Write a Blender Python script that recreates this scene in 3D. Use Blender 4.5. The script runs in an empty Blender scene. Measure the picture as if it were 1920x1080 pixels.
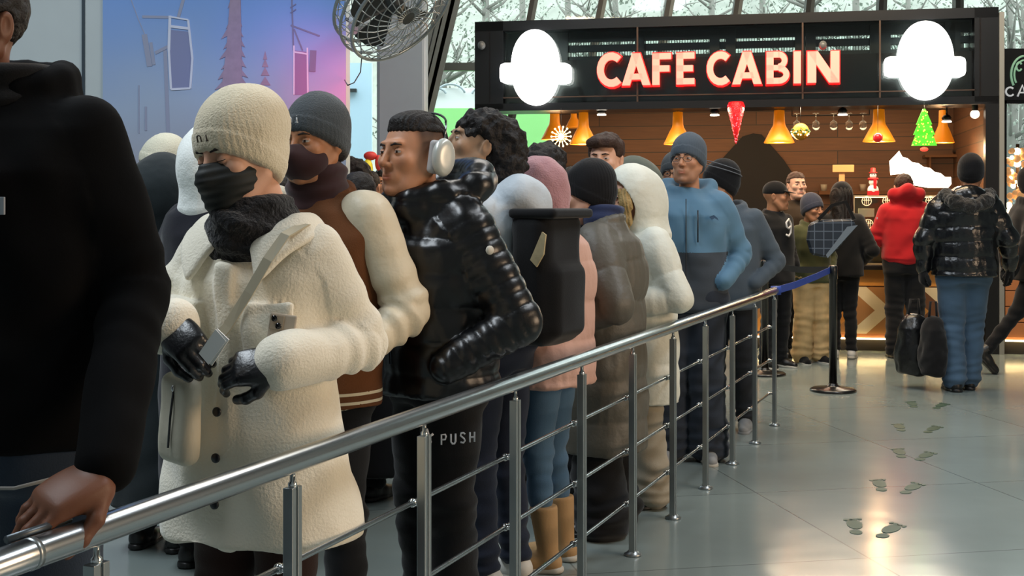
import bpy, bmesh, math, random
import numpy as np
from mathutils import Vector, Matrix, Euler
random.seed(7)
SC = bpy.context.scene
COL = SC.collection
FPX, HC, HY = 2400.0, 1.42, 387.0          # focal length in px, eye height, horizon row of the photograph
PI = math.pi
R = math.radians

def at(x, k): return ((x - 960.0) * k, FPX * k)
def W(x, y, Y):
    k = Y / FPX
    return Vector(((x - 960.0) * k, Y, HC - (y - HY) * k))

# ------------------------------------------------------------------ materials
def srgb(c):
    if isinstance(c, str): c = [int(c[i:i+2], 16) / 255 for i in (0, 2, 4)]
    return [x / 12.92 if x <= .04045 else ((x + .055) / 1.055) ** 2.4 for x in c]
_M = {}
def mat(name, col, rough=.6, metal=0, bump=None, var=0, vscale=6, sheen=0, coat=0, emit=None, estr=1, spec=.5, sss=0, alpha=1, aniso=0):
    if name in _M: return _M[name]
    m = bpy.data.materials.new(name); m.use_nodes = True
    nt = m.node_tree; b = nt.nodes['Principled BSDF']; L = nt.links
    c = srgb(col)
    b.inputs['Base Color'].default_value = (*c, 1)
    b.inputs['Roughness'].default_value = rough
    b.inputs['Metallic'].default_value = metal
    b.inputs['Specular IOR Level'].default_value = spec
    tc = nt.nodes.new('ShaderNodeTexCoord')
    if var:
        n = nt.nodes.new('ShaderNodeTexNoise'); n.inputs['Scale'].default_value = vscale; n.inputs['Detail'].default_value = 4
        L.new(tc.outputs['Object'], n.inputs['Vector'])
        mx = nt.nodes.new('ShaderNodeMix'); mx.data_type = 'RGBA'
        mx.inputs[6].default_value = (*[x * (1 - var) for x in c], 1)
        mx.inputs[7].default_value = (*[min(1, x * (1 + var)) for x in c], 1)
        L.new(n.outputs['Fac'], mx.inputs[0]); L.new(mx.outputs[2], b.inputs['Base Color'])
    if bump:
        n = nt.nodes.new('ShaderNodeTexNoise'); n.inputs['Scale'].default_value = bump[0]; n.inputs['Detail'].default_value = 3
        L.new(tc.outputs['Object'], n.inputs['Vector'])
        bp = nt.nodes.new('ShaderNodeBump'); bp.inputs['Strength'].default_value = bump[1]; bp.inputs['Distance'].default_value = bump[2] if len(bump) > 2 else .004
        L.new(n.outputs['Fac'], bp.inputs['Height']); L.new(bp.outputs['Normal'], b.inputs['Normal'])
    if sheen:
        b.inputs['Sheen Weight'].default_value = sheen; b.inputs['Sheen Roughness'].default_value = .5
    if coat: b.inputs['Coat Weight'].default_value = coat; b.inputs['Coat Roughness'].default_value = .15
    if sss:
        b.inputs['Subsurface Weight'].default_value = sss; b.inputs['Subsurface Radius'].default_value = (.02, .008, .004); b.inputs['Subsurface Scale'].default_value = .6
    if aniso: b.inputs['Anisotropic'].default_value = aniso
    if emit is not None:
        b.inputs['Emission Color'].default_value = (*srgb(emit), 1); b.inputs['Emission Strength'].default_value = estr
    _M[name] = m
    return m
def fab(name, col, **k):
    a = dict(rough=.9, bump=(260, .35, .002), var=.12, vscale=9, sheen=.15, spec=.25); a.update(k); return mat(name, col, **a)
def nyl(name, col, **k):
    a = dict(rough=.36, bump=(55, .5, .004), var=.1, vscale=12, spec=.55); a.update(k); return mat(name, col, **a)

# ------------------------------------------------------------------ objects
def link(o, parent=None):
    COL.objects.link(o)
    if parent is not None: o.parent = parent
    return o
def tag(o, label, cat, group=None):
    o['label'] = label; o['category'] = cat
    if group: o['group'] = group
    return o
def thing(name, label, cat, loc=(0, 0, 0), rz=0, group=None):
    o = bpy.data.objects.new(name, None); o.empty_display_size = .1
    o.location = loc; o.rotation_euler = (0, 0, rz)
    link(o); return tag(o, label, cat, group)
def struct(o): o['kind'] = 'structure'; return o

class MB:
    """collects shapes and links them as ONE mesh object"""
    def __init__(s): s.bm = bmesh.new(); s.mi = 0
    def _fin(s, vs, fs):
        for f in fs: f.material_index = s.mi
        return vs
    def box(s, a, b, M=None, bev=0):
        x0, y0, z0 = [min(p, q) for p, q in zip(a, b)]; x1, y1, z1 = [max(p, q) for p, q in zip(a, b)]
        co = [(x0,y0,z0),(x1,y0,z0),(x1,y1,z0),(x0,y1,z0),(x0,y0,z1),(x1,y0,z1),(x1,y1,z1),(x0,y1,z1)]
        vs = [s.bm.verts.new((M @ Vector(c)) if M else c) for c in co]
        fs = [s.bm.faces.new([vs[i] for i in q]) for q in ((3,2,1,0),(4,5,6,7),(0,1,5,4),(1,2,6,5),(2,3,7,6),(3,0,4,7))]
        s._fin(vs, fs)
        if bev:
            es = {e for f in fs for e in f.edges}
            r = bmesh.ops.bevel(s.bm, geom=list(es), offset=bev, segments=2, affect='EDGES', profile=.5)
            for f in r['faces']: f.material_index = s.mi
        return s
    def prism(s, pts, off, M=None):
        """closed polygon pts (3D list) extruded by vector off"""
        off = Vector(off); a = [Vector(p) for p in pts]; b = [p + off for p in a]
        if M: a = [M @ p for p in a]; b = [M @ p for p in b]
        va = [s.bm.verts.new(p) for p in a]; vb = [s.bm.verts.new(p) for p in b]
        n = len(va); fs = [s.bm.faces.new(va), s.bm.faces.new(vb[::-1])]
        for i in range(n): fs.append(s.bm.faces.new((va[(i+1) % n], va[i], vb[i], vb[(i+1) % n])))
        s._fin(va, fs); return s
    def tube(s, pts, r, n=12, cap=True, closed=False):
        pts = [Vector(p) for p in pts]; rr = r if isinstance(r, (list, tuple)) else [r] * len(pts)
        rings = []; m = len(pts); up = None
        for i, p in enumerate(pts):
            if closed: t = (pts[(i+1) % m] - pts[i-1])
            else: t = (pts[min(i+1, m-1)] - pts[max(i-1, 0)])
            t.normalize()
            if up is None:
                up = Vector((0, 0, 1)) if abs(t.z) < .9 else Vector((1, 0, 0))
            u = t.cross(up).normalized(); v = u.cross(t).normalized(); up = v
            rings.append([s.bm.verts.new(p + (u * math.cos(2*PI*j/n) + v * math.sin(2*PI*j/n)) * rr[i]) for j in range(n)])
        fs = []
        for i in range(m if closed else m - 1):
            A, B = rings[i], rings[(i+1) % m]
            for j in range(n): fs.append(s.bm.faces.new((A[j], A[(j+1) % n], B[(j+1) % n], B[j])))
        if cap and not closed: fs += [s.bm.faces.new(rings[0][::-1]), s.bm.faces.new(rings[-1])]
        for f in fs: f.smooth = True
        s._fin(None, fs); return s
    def strap(s, pts, nrm, w, t):
        """flat band through pts; nrm = list of face normals"""
        pts = [Vector(p) for p in pts]; m = len(pts); R_ = []
        for i, p in enumerate(pts):
            d = (pts[min(i+1, m-1)] - pts[max(i-1, 0)]).normalized(); n = Vector(nrm[i] if isinstance(nrm, list) else nrm)
            n = (n - d * n.dot(d)).normalized(); u = d.cross(n)
            R_.append([s.bm.verts.new(p + u*a*w/2 + n*b*t/2) for a, b in ((-1,-1),(1,-1),(1,1),(-1,1))])
        fs = []
        for i in range(m-1):
            for j in range(4): fs.append(s.bm.faces.new((R_[i][j], R_[i][(j+1)%4], R_[i+1][(j+1)%4], R_[i+1][j])))
        fs += [s.bm.faces.new(R_[0][::-1]), s.bm.faces.new(R_[-1])]
        s._fin(None, fs); return s
    def lathe(s, prof, n=24, M=None):
        rings = []
        for r, z in prof:
            rings.append([s.bm.verts.new((M @ Vector(q)) if M else q) for q in [(max(r, 1e-4)*math.cos(2*PI*j/n), max(r, 1e-4)*math.sin(2*PI*j/n), z) for j in range(n)]])
        fs = []
        for A, B in zip(rings, rings[1:]):
            for j in range(n): fs.append(s.bm.faces.new((A[j], A[(j+1) % n], B[(j+1) % n], B[j])))
        for f in fs: f.smooth = True
        fs += [s.bm.faces.new(rings[0][::-1]), s.bm.faces.new(rings[-1])]
        s._fin(None, fs); return s
    def ball(s, c, r, n=16, M=None):
        r = r if isinstance(r, (tuple, list)) else (r, r, r)
        T = Matrix.Translation(c) @ (M or Matrix()) @ Matrix.Diagonal((*r, 1))
        g = bmesh.ops.create_uvsphere(s.bm, u_segments=n, v_segments=max(6, n*2//3), radius=1, matrix=T)
        fs = {f for v in g['verts'] for f in v.link_faces}
        for f in fs: f.smooth = True
        s._fin(None, fs); return s
    def build(s, name, m, parent=None, smooth=False):
        bmesh.ops.recalc_face_normals(s.bm, faces=s.bm.faces)
        me = bpy.data.meshes.new(name); s.bm.to_mesh(me); s.bm.free()
        for q in (m if isinstance(m, (list, tuple)) else [m]): me.materials.append(q)
        if smooth:
            me.polygons.foreach_set('use_smooth', [True] * len(me.polygons))
        return link(bpy.data.objects.new(name, me), parent)

# ------------------------------------------------------------------ signed-distance modelling
def hash3(i, j, k):
    h = (i * 73856093) ^ (j * 19349663) ^ (k * 83492791)
    h = (h ^ (h >> 13)) * 1274126177
    h = h ^ (h >> 16)
    return (h & 0xffff).astype(np.float32) / 65535.0
def vnoise(P, f, seed=0):
    q = P * f + seed * 17.3; i = np.floor(q).astype(np.int64); t = q - i; t = t * t * (3 - 2 * t); r = 0
    for a in (0, 1):
        for b in (0, 1):
            for c in (0, 1):
                w = (t[:, 0] if a else 1 - t[:, 0]) * (t[:, 1] if b else 1 - t[:, 1]) * (t[:, 2] if c else 1 - t[:, 2])
                r = r + w * hash3(i[:, 0] + a, i[:, 1] + b, i[:, 2] + c)
    return r * 2 - 1

class Fld:
    def __init__(s): s.p = []
    def _add(s, fn, lo, hi, k, reg, op): s.p.append((fn, np.array(lo, float), np.array(hi, float), k, reg, op)); return s
    def cap(s, a, b, ra, rb=None, k=.02, reg=0, op='u', flat=None):
        rb = ra if rb is None else rb; a = np.array(a, float); b = np.array(b, float); d = b - a; L2 = max(d @ d, 1e-9)
        def fn(X, Y, Z):
            px, py, pz = X - a[0], Y - a[1], Z - a[2]
            t = np.clip((px*d[0] + py*d[1] + pz*d[2]) / L2, 0, 1)
            return np.sqrt((px - t*d[0])**2 + (py - t*d[1])**2 + (pz - t*d[2])**2) - (ra + (rb - ra) * t)
        m = max(ra, rb); return s._add(fn, np.minimum(a, b) - m, np.maximum(a, b) + m, k, reg, op)
    def chain(s, pts, rs, **kw):
        for i in range(len(pts) - 1): s.cap(pts[i], pts[i+1], rs[i], rs[i+1], **kw)
        return s
    def ell(s, c, r, rot=None, k=.02, reg=0, op='u'):
        c = np.array(c, float); r = np.array(r if hasattr(r, '__len__') else (r, r, r), float)
        Mi = np.array(Euler(rot).to_matrix().transposed()) if rot else None
        def fn(X, Y, Z):
            x, y, z = X - c[0], Y - c[1], Z - c[2]
            if Mi is not None:
                x, y, z = (Mi[0,0]*x + Mi[0,1]*y + Mi[0,2]*z, Mi[1,0]*x + Mi[1,1]*y + Mi[1,2]*z, Mi[2,0]*x + Mi[2,1]*y + Mi[2,2]*z)
            k0 = np.sqrt((x/r[0])**2 + (y/r[1])**2 + (z/r[2])**2)
            k1 = np.sqrt((x/r[0]**2)**2 + (y/r[1]**2)**2 + (z/r[2]**2)**2) + 1e-6
            return k0 * (k0 - 1) / k1
        m = r.max() if rot else r
        return s._add(fn, c - m, c + m, k, reg, op)
    def box(s, c, h, rr=.01, rot=None, k=.01, reg=0, op='u'):
        c = np.array(c, float); h = np.array(h, float)
        Mi = np.array(Euler(rot).to_matrix().transposed()) if rot else None
        def fn(X, Y, Z):
            x, y, z = X - c[0], Y - c[1], Z - c[2]
            if Mi is not None:
                x, y, z = (Mi[0,0]*x + Mi[0,1]*y + Mi[0,2]*z, Mi[1,0]*x + Mi[1,1]*y + Mi[1,2]*z, Mi[2,0]*x + Mi[2,1]*y + Mi[2,2]*z)
            qx, qy, qz = abs(x) - h[0] + rr, abs(y) - h[1] + rr, abs(z) - h[2] + rr
            return np.sqrt(np.maximum(qx, 0)**2 + np.maximum(qy, 0)**2 + np.maximum(qz, 0)**2) + np.minimum(np.maximum(np.maximum(qx, qy), qz), 0) - rr
        m = np.linalg.norm(h) if rot else h
        return s._add(fn, c - m, c + m, k, reg, op)
    def loft(s, st, k=.03, reg=0, op='u', n=2.3, rnd=.012):
        """st: (z, cx, cy, rx, ry) from bottom to top"""
        st = sorted(st); A = np.array(st, float); zz = A[:, 0]
        def fn(X, Y, Z):
            cx, cy, rx, ry = [np.interp(Z, zz, A[:, i]) for i in (1, 2, 3, 4)]
            q = (np.abs((X - cx) / rx)**n + np.abs((Y - cy) / ry)**n)**(1/n)
            d = (q - 1) * np.minimum(rx, ry)
            e = np.maximum(Z - zz[-1], zz[0] - Z)
            a, b = d + rnd, e + rnd
            return np.sqrt(np.maximum(a, 0)**2 + np.maximum(b, 0)**2) + np.minimum(np.maximum(a, b), 0) - rnd
        lo = ((A[:,1]-A[:,3]).min(), (A[:,2]-A[:,4]).min(), zz[0]); hi = ((A[:,1]+A[:,3]).max(), (A[:,2]+A[:,4]).max(), zz[-1])
        return s._add(fn, lo, hi, k, reg, op)
    def cut(s, fn, k=.006):
        """keep only where fn(X,Y,Z) < 0"""
        return s._add(fn, (-9,)*3, (9,)*3, k, 0, 'i')
    def mesh(s, res, pad=None):
        U = [p for p in s.p if p[5] == 'u']
        lo = np.min([p[1] for p in U], 0) - 3*res; hi = np.max([p[2] for p in U], 0) + 3*res
        ax = [np.arange(lo[i], hi[i] + res, res, dtype=np.float32) for i in range(3)]
        D = np.full([len(a) for a in ax], .2, np.float32)
        for fn, l, h, k, reg, op in s.p:
            pd = 3*res + k + (.02 if op == 'u' else 0)
            sl = []
            for i in range(3):
                a = int(np.searchsorted(ax[i], l[i] - pd)); b = int(np.searchsorted(ax[i], h[i] + pd)); sl.append(slice(a, max(b, a)))
            if any(q.stop <= q.start for q in sl): continue
            X = ax[0][sl[0]][:, None, None]; Y = ax[1][sl[1]][None, :, None]; Z = ax[2][sl[2]][None, None, :]
            e = (fn(X, Y, Z) + np.zeros((X.shape[0], Y.shape[1], Z.shape[2]))).astype(np.float32); d = D[tuple(sl)]
            if op == 'u':
                hh = np.clip(.5 + .5*(e - d)/k, 0, 1); r = e*(1-hh) + d*hh - k*hh*(1-hh)
            elif op == 's':
                hh = np.clip(.5 - .5*(d + e)/k, 0, 1); r = d*(1-hh) - e*hh + k*hh*(1-hh)
            else:
                hh = np.clip(.5 - .5*(e - d)/k, 0, 1); r = e*(1-hh) + d*hh + k*hh*(1-hh)
            D[tuple(sl)] = r
        return snets(D, ax)
    def regions(s, P):
        best = np.full(len(P), 9e9); rg = np.zeros(len(P), int)
        for fn, l, h, k, reg, op in s.p:
            if op != 'u': continue
            d = fn(P[:, 0], P[:, 1], P[:, 2]); m = d < best; best[m] = d[m]; rg[m] = reg
        return rg

def snets(D, ax):
    S = D < 0; n = [d - 1 for d in D.shape]
    cnt = np.zeros(n, np.int8)
    for a in (0, 1):
        for b in (0, 1):
            for c in (0, 1): cnt += S[a:n[0]+a, b:n[1]+b, c:n[2]+c]
    I = np.argwhere((cnt > 0) & (cnt < 8))
    if not len(I): return np.zeros((0, 3)), np.zeros((0, 4), int)
    idx = np.full(n, -1, np.int64); idx[tuple(I.T)] = np.arange(len(I))
    P = np.zeros((len(I), 3)); C = np.zeros(len(I))
    cs = [(a, b, c) for a in (0, 1) for b in (0, 1) for c in (0, 1)]
    V = {c: D[I[:, 0]+c[0], I[:, 1]+c[1], I[:, 2]+c[2]] for c in cs}
    for c in cs:
        for x in range(3):
            if c[x]: continue
            e = list(c); e[x] = 1; e = tuple(e); v0, v1 = V[c], V[e]; m = (v0 < 0) != (v1 < 0)
            t = np.where(m, v0 / np.where(m, v0 - v1, 1), 0)
            q = np.array(c, float)[None, :] + np.zeros((len(I), 1)); q[:, x] += t
            P[m] += q[m]; C[m] += 1
    P /= C[:, None]; st = np.array([a[1] - a[0] for a in ax]); o = np.array([a[0] for a in ax])
    P = o + (I + P) * st
    Q = []
    for x in range(3):
        y, z = (x+1) % 3, (x+2) % 3
        sh = [slice(None)]*3; a = list(sh); b = list(sh); a[x] = slice(0, -1); b[x] = slice(1, None)
        A, B = S[tuple(a)], S[tuple(b)]; E = np.argwhere(A != B)
        E = E[(E[:, y] > 0) & (E[:, z] > 0) & (E[:, y] < n[y]) & (E[:, z] < n[z])]
        fl = A[tuple(E.T)]
        def g(dy, dz):
            e = E.copy(); e[:, y] -= dy; e[:, z] -= dz; return idx[tuple(e.T)]
        q = np.stack([g(1, 1), g(0, 1), g(0, 0), g(1, 0)], 1); q[~fl] = q[~fl][:, ::-1]; Q.append(q)
    return P, np.concatenate(Q)

def np_mesh(name, P, Q, mats, mi=None, parent=None):
    me = bpy.data.meshes.new(name); me.vertices.add(len(P)); me.vertices.foreach_set('co', np.asarray(P, np.float32).ravel())
    me.loops.add(Q.size); me.loops.foreach_set('vertex_index', Q.astype(np.int32).ravel())
    me.polygons.add(len(Q)); me.polygons.foreach_set('loop_start', np.arange(0, Q.size, 4, dtype=np.int32))
    me.polygons.foreach_set('use_smooth', np.ones(len(Q), bool))
    me.update(calc_edges=True); me.validate()
    for m in mats: me.materials.append(m)
    if mi is not None and len(me.polygons) == len(mi): me.polygons.foreach_set('material_index', np.asarray(mi, np.int32))
    return link(bpy.data.objects.new(name, me), parent)
def vnormals(P, Q):
    n = np.cross(P[Q[:, 2]] - P[Q[:, 0]], P[Q[:, 3]] - P[Q[:, 1]]); N = np.zeros_like(P)
    for i in range(4): np.add.at(N, Q[:, i], n)
    return N / (np.linalg.norm(N, axis=1)[:, None] + 1e-12)
def solid(name, f, res, mats, parent=None, disp=None, paint=None, T=None, join=None):
    """mesh the field f; disp(P,N,reg)->offset; paint(P,reg)->material index; T = 4x4 placement"""
    P, Q = f.mesh(res)
    if not len(Q): return None
    if disp is not None:
        rg = f.regions(P); N = vnormals(P, Q); P = P + N * disp(P, N, rg)[:, None]
    mi = None; C = P[Q].mean(1)
    if paint is not None: mi = paint(C, f.regions(C))
    if T is not None:
        M = np.array(T); P = P @ M[:3, :3].T + M[:3, 3]
    if join is not None: join.append((P, Q, mi)); return None
    return np_mesh(name, P, Q, mats if isinstance(mats, (list, tuple)) else [mats], mi, parent)
# ------------------------------------------------------------------ people
def SK(name, col):
    m = mat(name, col, rough=.5, var=.08, vscale=14, bump=(300, .15, .001), spec=.35, sss=.08); N, L = m.node_tree.nodes, m.node_tree.links
    b = N['Principled BSDF']; src = b.inputs['Base Color'].links[0].from_socket
    at_ = N.new('ShaderNodeAttribute'); at_.attribute_name = 'tint'; sp = N.new('ShaderNodeSeparateColor'); L.new(at_.outputs['Color'], sp.inputs[0])
    c = srgb(col); lip = (c[0]*.80, c[1]*.48, c[2]*.50, 1)
    for ch, colr in ((0, lip), (1, (*srgb('33241c'), 1)), (2, (c[0]*.9, c[1]*.55, c[2]*.5, 1))):
        mx = N.new('ShaderNodeMix'); mx.data_type = 'RGBA'; L.new(sp.outputs[ch], mx.inputs[0]); L.new(src, mx.inputs[6]); mx.inputs[7].default_value = colr; src = mx.outputs[2]
    L.new(src, b.inputs['Base Color']); return m
SKIN = {'light': SK('skin_light', 'd9a78c'), 'mid': SK('skin_mid', 'c08a6a'), 'tan': SK('skin_tan', 'b07a58'), 'dark': SK('skin_dark', '6e4632'), 'olive': SK('skin_olive', 'a9866a')}
LIPS = mat('lips', 'a9605a', rough=.45, spec=.4)
EYEW = mat('eye_white', 'b8aea6', rough=.25); IRIS = mat('iris', '2c1a10', rough=.15)
BROW = mat('eyebrow_hair', '1c1410', rough=.8)
def hairm(n, c): return mat(n, c, rough=.6, bump=(120, .8, .006), var=.3, vscale=40, spec=.3)
HBLK = hairm('hair_black', '16110f'); HBRN = hairm('hair_brown', '3a261c'); HBLD = hairm('hair_dark_blond', 'a08758'); STUB = mat('shaved_hair', '4a352a', rough=.8)

def head_field(jaw=1.0, nose=1.0, eyes=True):
    f = Fld()
    f.ell((0, .018, .036), (.076, .094, .086), k=.02)
    f.ell((0, -.028, -.022), (.061*jaw, .066, .082), k=.03)
    f.cap((-.026*jaw, -.045, -.090), (.026*jaw, -.045, -.090), .026, k=.03)
    f.ell((0, -.080, -.101), (.021, .018, .016), k=.022)
    for s in (-1, 1):
        f.cap((s*.058*jaw, .0, -.045), (s*.032*jaw, -.05, -.090), .019, k=.03)
        f.ell((s*.040, -.064, -.018), (.024, .022, .020), k=.02)
        f.ell((s*.024, -.0835, .033), (.021, .010, .007), rot=(0, 0, s*.25), k=.014)
    f.cap((0, .026, -.05), (0, .040, -.19), .047, .053, k=.03)
    for s in (-1, 1):
        f.ell((s*.031, -.101, .008), (.019, .018, .013), k=.012, op='s')
        f.ell((s*.031, -.074, .007), (.0150, .0150, .0145), k=.004)
    f.cap((0, -.090, .018), (0, -.112*nose, -.024), .0070, .0105, k=.012)
    for s in (-1, 1):
        f.ell((s*.0115, -.101, -.029), (.0085, .010, .0072), k=.006)
        f.ell((s*.006, -.108, -.0375), (.0035, .005, .004), k=.003, op='s')
    f.ell((0, -.083, -.062), (.030, .015, .021), k=.015)
    f.cap((-.013, -.0935, -.0575), (.013, -.0935, -.0575), .0040, k=.008, reg=1)
    f.ell((0, -.0945, -.0670), (.0165, .0055, .0052), k=.007, reg=1)
    f.ell((0, -.104, -.0622), (.021, .009, .0013), k=.003, op='s')
    for s in (-1, 1):
        f.ell((s*.079, .012, -.004), (.009, .019, .031), rot=(0, s*.15, 0), k=.008)
        f.ell((s*.089, .008, -.002), (.007, .010, .018), k=.005, op='s')
    return f

_HC = {}
def sst(v): v = np.clip(v, 0, 1); return v*v*(3-2*v)
def head_geo(res, closed, beard, fade, jaw):
    key = (res, beard, fade, jaw)
    if key in _HC: return _HC[key]
    f = head_field(jaw); P, Q = f.mesh(res); x, y, z = P.T; t = np.zeros((len(P), 3), np.float32)
    dl = np.min([p[0](x, y, z) for p in f.p if p[4] == 1], 0)
    lip = sst((.0040 - dl)/.004) * (y < -.088); t[:, 0] = lip*.8
    if beard: t[:, 1] = beard * sst((-.040 - z)/.018 + np.clip(y, -1, 0)*2) * sst((.015 - y)/.02) * (1 - lip) * sst((.135 + z)/.02)
    if fade: t[:, 1] = np.maximum(t[:, 1], (.45 + .45*sst(z/.06)) * sst((y + .050)/.03) * sst((z + .015)/.03) * sst((np.abs(x) + np.maximum(y, 0)*2 - .035)/.02))
    t[:, 2] = .35*(sst(1 - np.hypot(x/.018, (z+.028)/.016)) * (y < -.095)) + .25*sst(1 - np.hypot((np.abs(x)-.042)/.026, (z+.022)/.022))*(y < -.04)
    _HC[key] = (P, Q, t); return _HC[key]

def lid_mesh(T, s, up, open_):
    """curved lid hugging the eyeball"""
    C = Vector((s*.031, -.0755, .0068)); r = .0151; P, Q = [], []; na, ne = 15, 7
    for i in range(na):
        az = R(-62 + 124*i/(na-1)); e0 = (open_*math.cos(az)**.7 if up else -11*math.cos(az)**.8) + (2 if up else 0) - 2*s*math.sin(az)*0
        for j in range(ne):
            e = R(e0 + ((52 if up else -48) - e0)*j/(ne-1)); rr = r + .0007*(j == 0)
            P.append(C + Vector((rr*math.sin(az)*math.cos(e), -rr*math.cos(az)*math.cos(e), rr*math.sin(e))))
    for i in range(na-1):
        for j in range(ne-1):
            q = [i*ne+j, (i+1)*ne+j, (i+1)*ne+j+1, i*ne+j+1]; Q.append(q if up else q[::-1])
    M = np.array(T); P = np.array([tuple(p) for p in P]) @ M[:3, :3].T + M[:3, 3]
    return P, np.array(Q)
def face_bits(root, T, look=0, closed=False, skin=None, brow=None):
    for s in (-1, 1):
        if not closed:
            m = MB(); m.ball(T @ Vector((s*.031, -.0755, .0068)), .0143*T.median_scale, 16); e = m.build('eye', EYEW, root)
            i = MB(); d = Vector((look, -1, -.02)).normalized(); i.ball(T @ (Vector((s*.031, -.0755, .0068)) + d*.0078), .0074*T.median_scale, 14); i.build('iris', IRIS, e)
        for up in (True, False):
            P, Q = lid_mesh(T, s, up, -9 if closed else 17); np_mesh('eyelid', P, Q, [skin], None, root)
        if closed:
            c = MB(); c.tube([T @ Vector((s*.031 + .0152*math.sin(a)*1.0, -.0755 - .0156*math.cos(a), .0068 - .0030*math.cos(a))) for a in np.linspace(R(-60), R(60), 9)], .0011*T.median_scale, 6); c.build('eyelashes', IRIS, root)
        f = Fld(); f.chain([(s*.013, -.0925, .0265), (s*.029, -.0922, .0300), (s*.045, -.0815, .0265)], [.0026, .0030, .0016], k=.004)
        solid('eyebrow', f, .002, brow or BROW, root, T=T)

def mkhat(kind, root, T, m, f=None, res=.006, m2=None):
    f = Fld()
    if kind in ('beanie', 'tallbeanie', 'beanie_low'):
        tall = kind == 'tallbeanie'
        f.ell((0, .016, .045), (.090, .109, .094), k=.03)
        if tall: f.ell((0, .040, .076), (.076, .090, .072), k=.06)
        else: f.ell((0, .03, .075), (.06, .07, .068), k=.05)
        zf, zb = {'beanie': (.044, -.065), 'beanie_low': (.038, -.085), 'tallbeanie': (.036, -.105)}[kind]
        f.ell((0, .014, .02), (.0925, .1115, .12), k=.004)   # cuff volume
        f.cut(lambda X, Y, Z: (zf + (zb - zf) * (Y + .1) / .2) - Z, k=.006)
        def disp(P, N, rg):
            zc = zf + (zb - zf) * (P[:, 1] + .1) / .2
            a = np.arctan2(P[:, 1] - .015, P[:, 0]); rib = np.sin(a * 46) * .0007
            cuff = np.where(P[:, 2] < zc + .048, .0030, 0)
            return rib + cuff + vnoise(P, 22) * .002
        return solid('beanie', f, res, m, root, T=T, disp=disp)
    if kind == 'cap':
        f.ell((0, .012, .048), (.086, .103, .085), k=.02)
        f.box((0, -.115, .036), (.066, .042, .004), rr=.004, rot=(.22, 0, 0), k=.012)
        f.cut(lambda X, Y, Z: .022 - Z)
        return solid('cap', f, res, m, root, T=T)
    if kind == 'knit_hood':
        f.ell((0, .012, .02), (.098, .12, .125), k=.03)
        f.cap((0, .02, -.06), (0, .02, -.17), .085, .10, k=.05)
        f.ell((0, -.13, -.015), (.060, .085, .075), k=.02, op='s')
        return solid('knitted_hood', f, res, m, root, T=T, disp=lambda P, N, r: vnoise(P, 30)*.004)
    if kind in ('hood', 'furhood'):
        b = .004 if kind == 'hood' else 0
        f.ell((0, .030, .018), (.122, .150, .148), k=.04)
        f.ell((0, .085, -.04), (.10, .11, .13), k=.06)
        f.cap((0, .05, -.09), (0, .04, -.17), .115, .14, k=.06)
        f.ell((0, -.02, .0), (.092, .125, .122), k=.02, op='s')
        f.ell((0, -.16, -.02), (.084, .13, .122), k=.03, op='s')
        def disp(P, N, r):
            return vnoise(P, 10)*.005 + vnoise(P, 45)*(.001 if kind == 'hood' else .004)
        return solid('hood', f, res, m, root, T=T, disp=disp)

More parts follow.
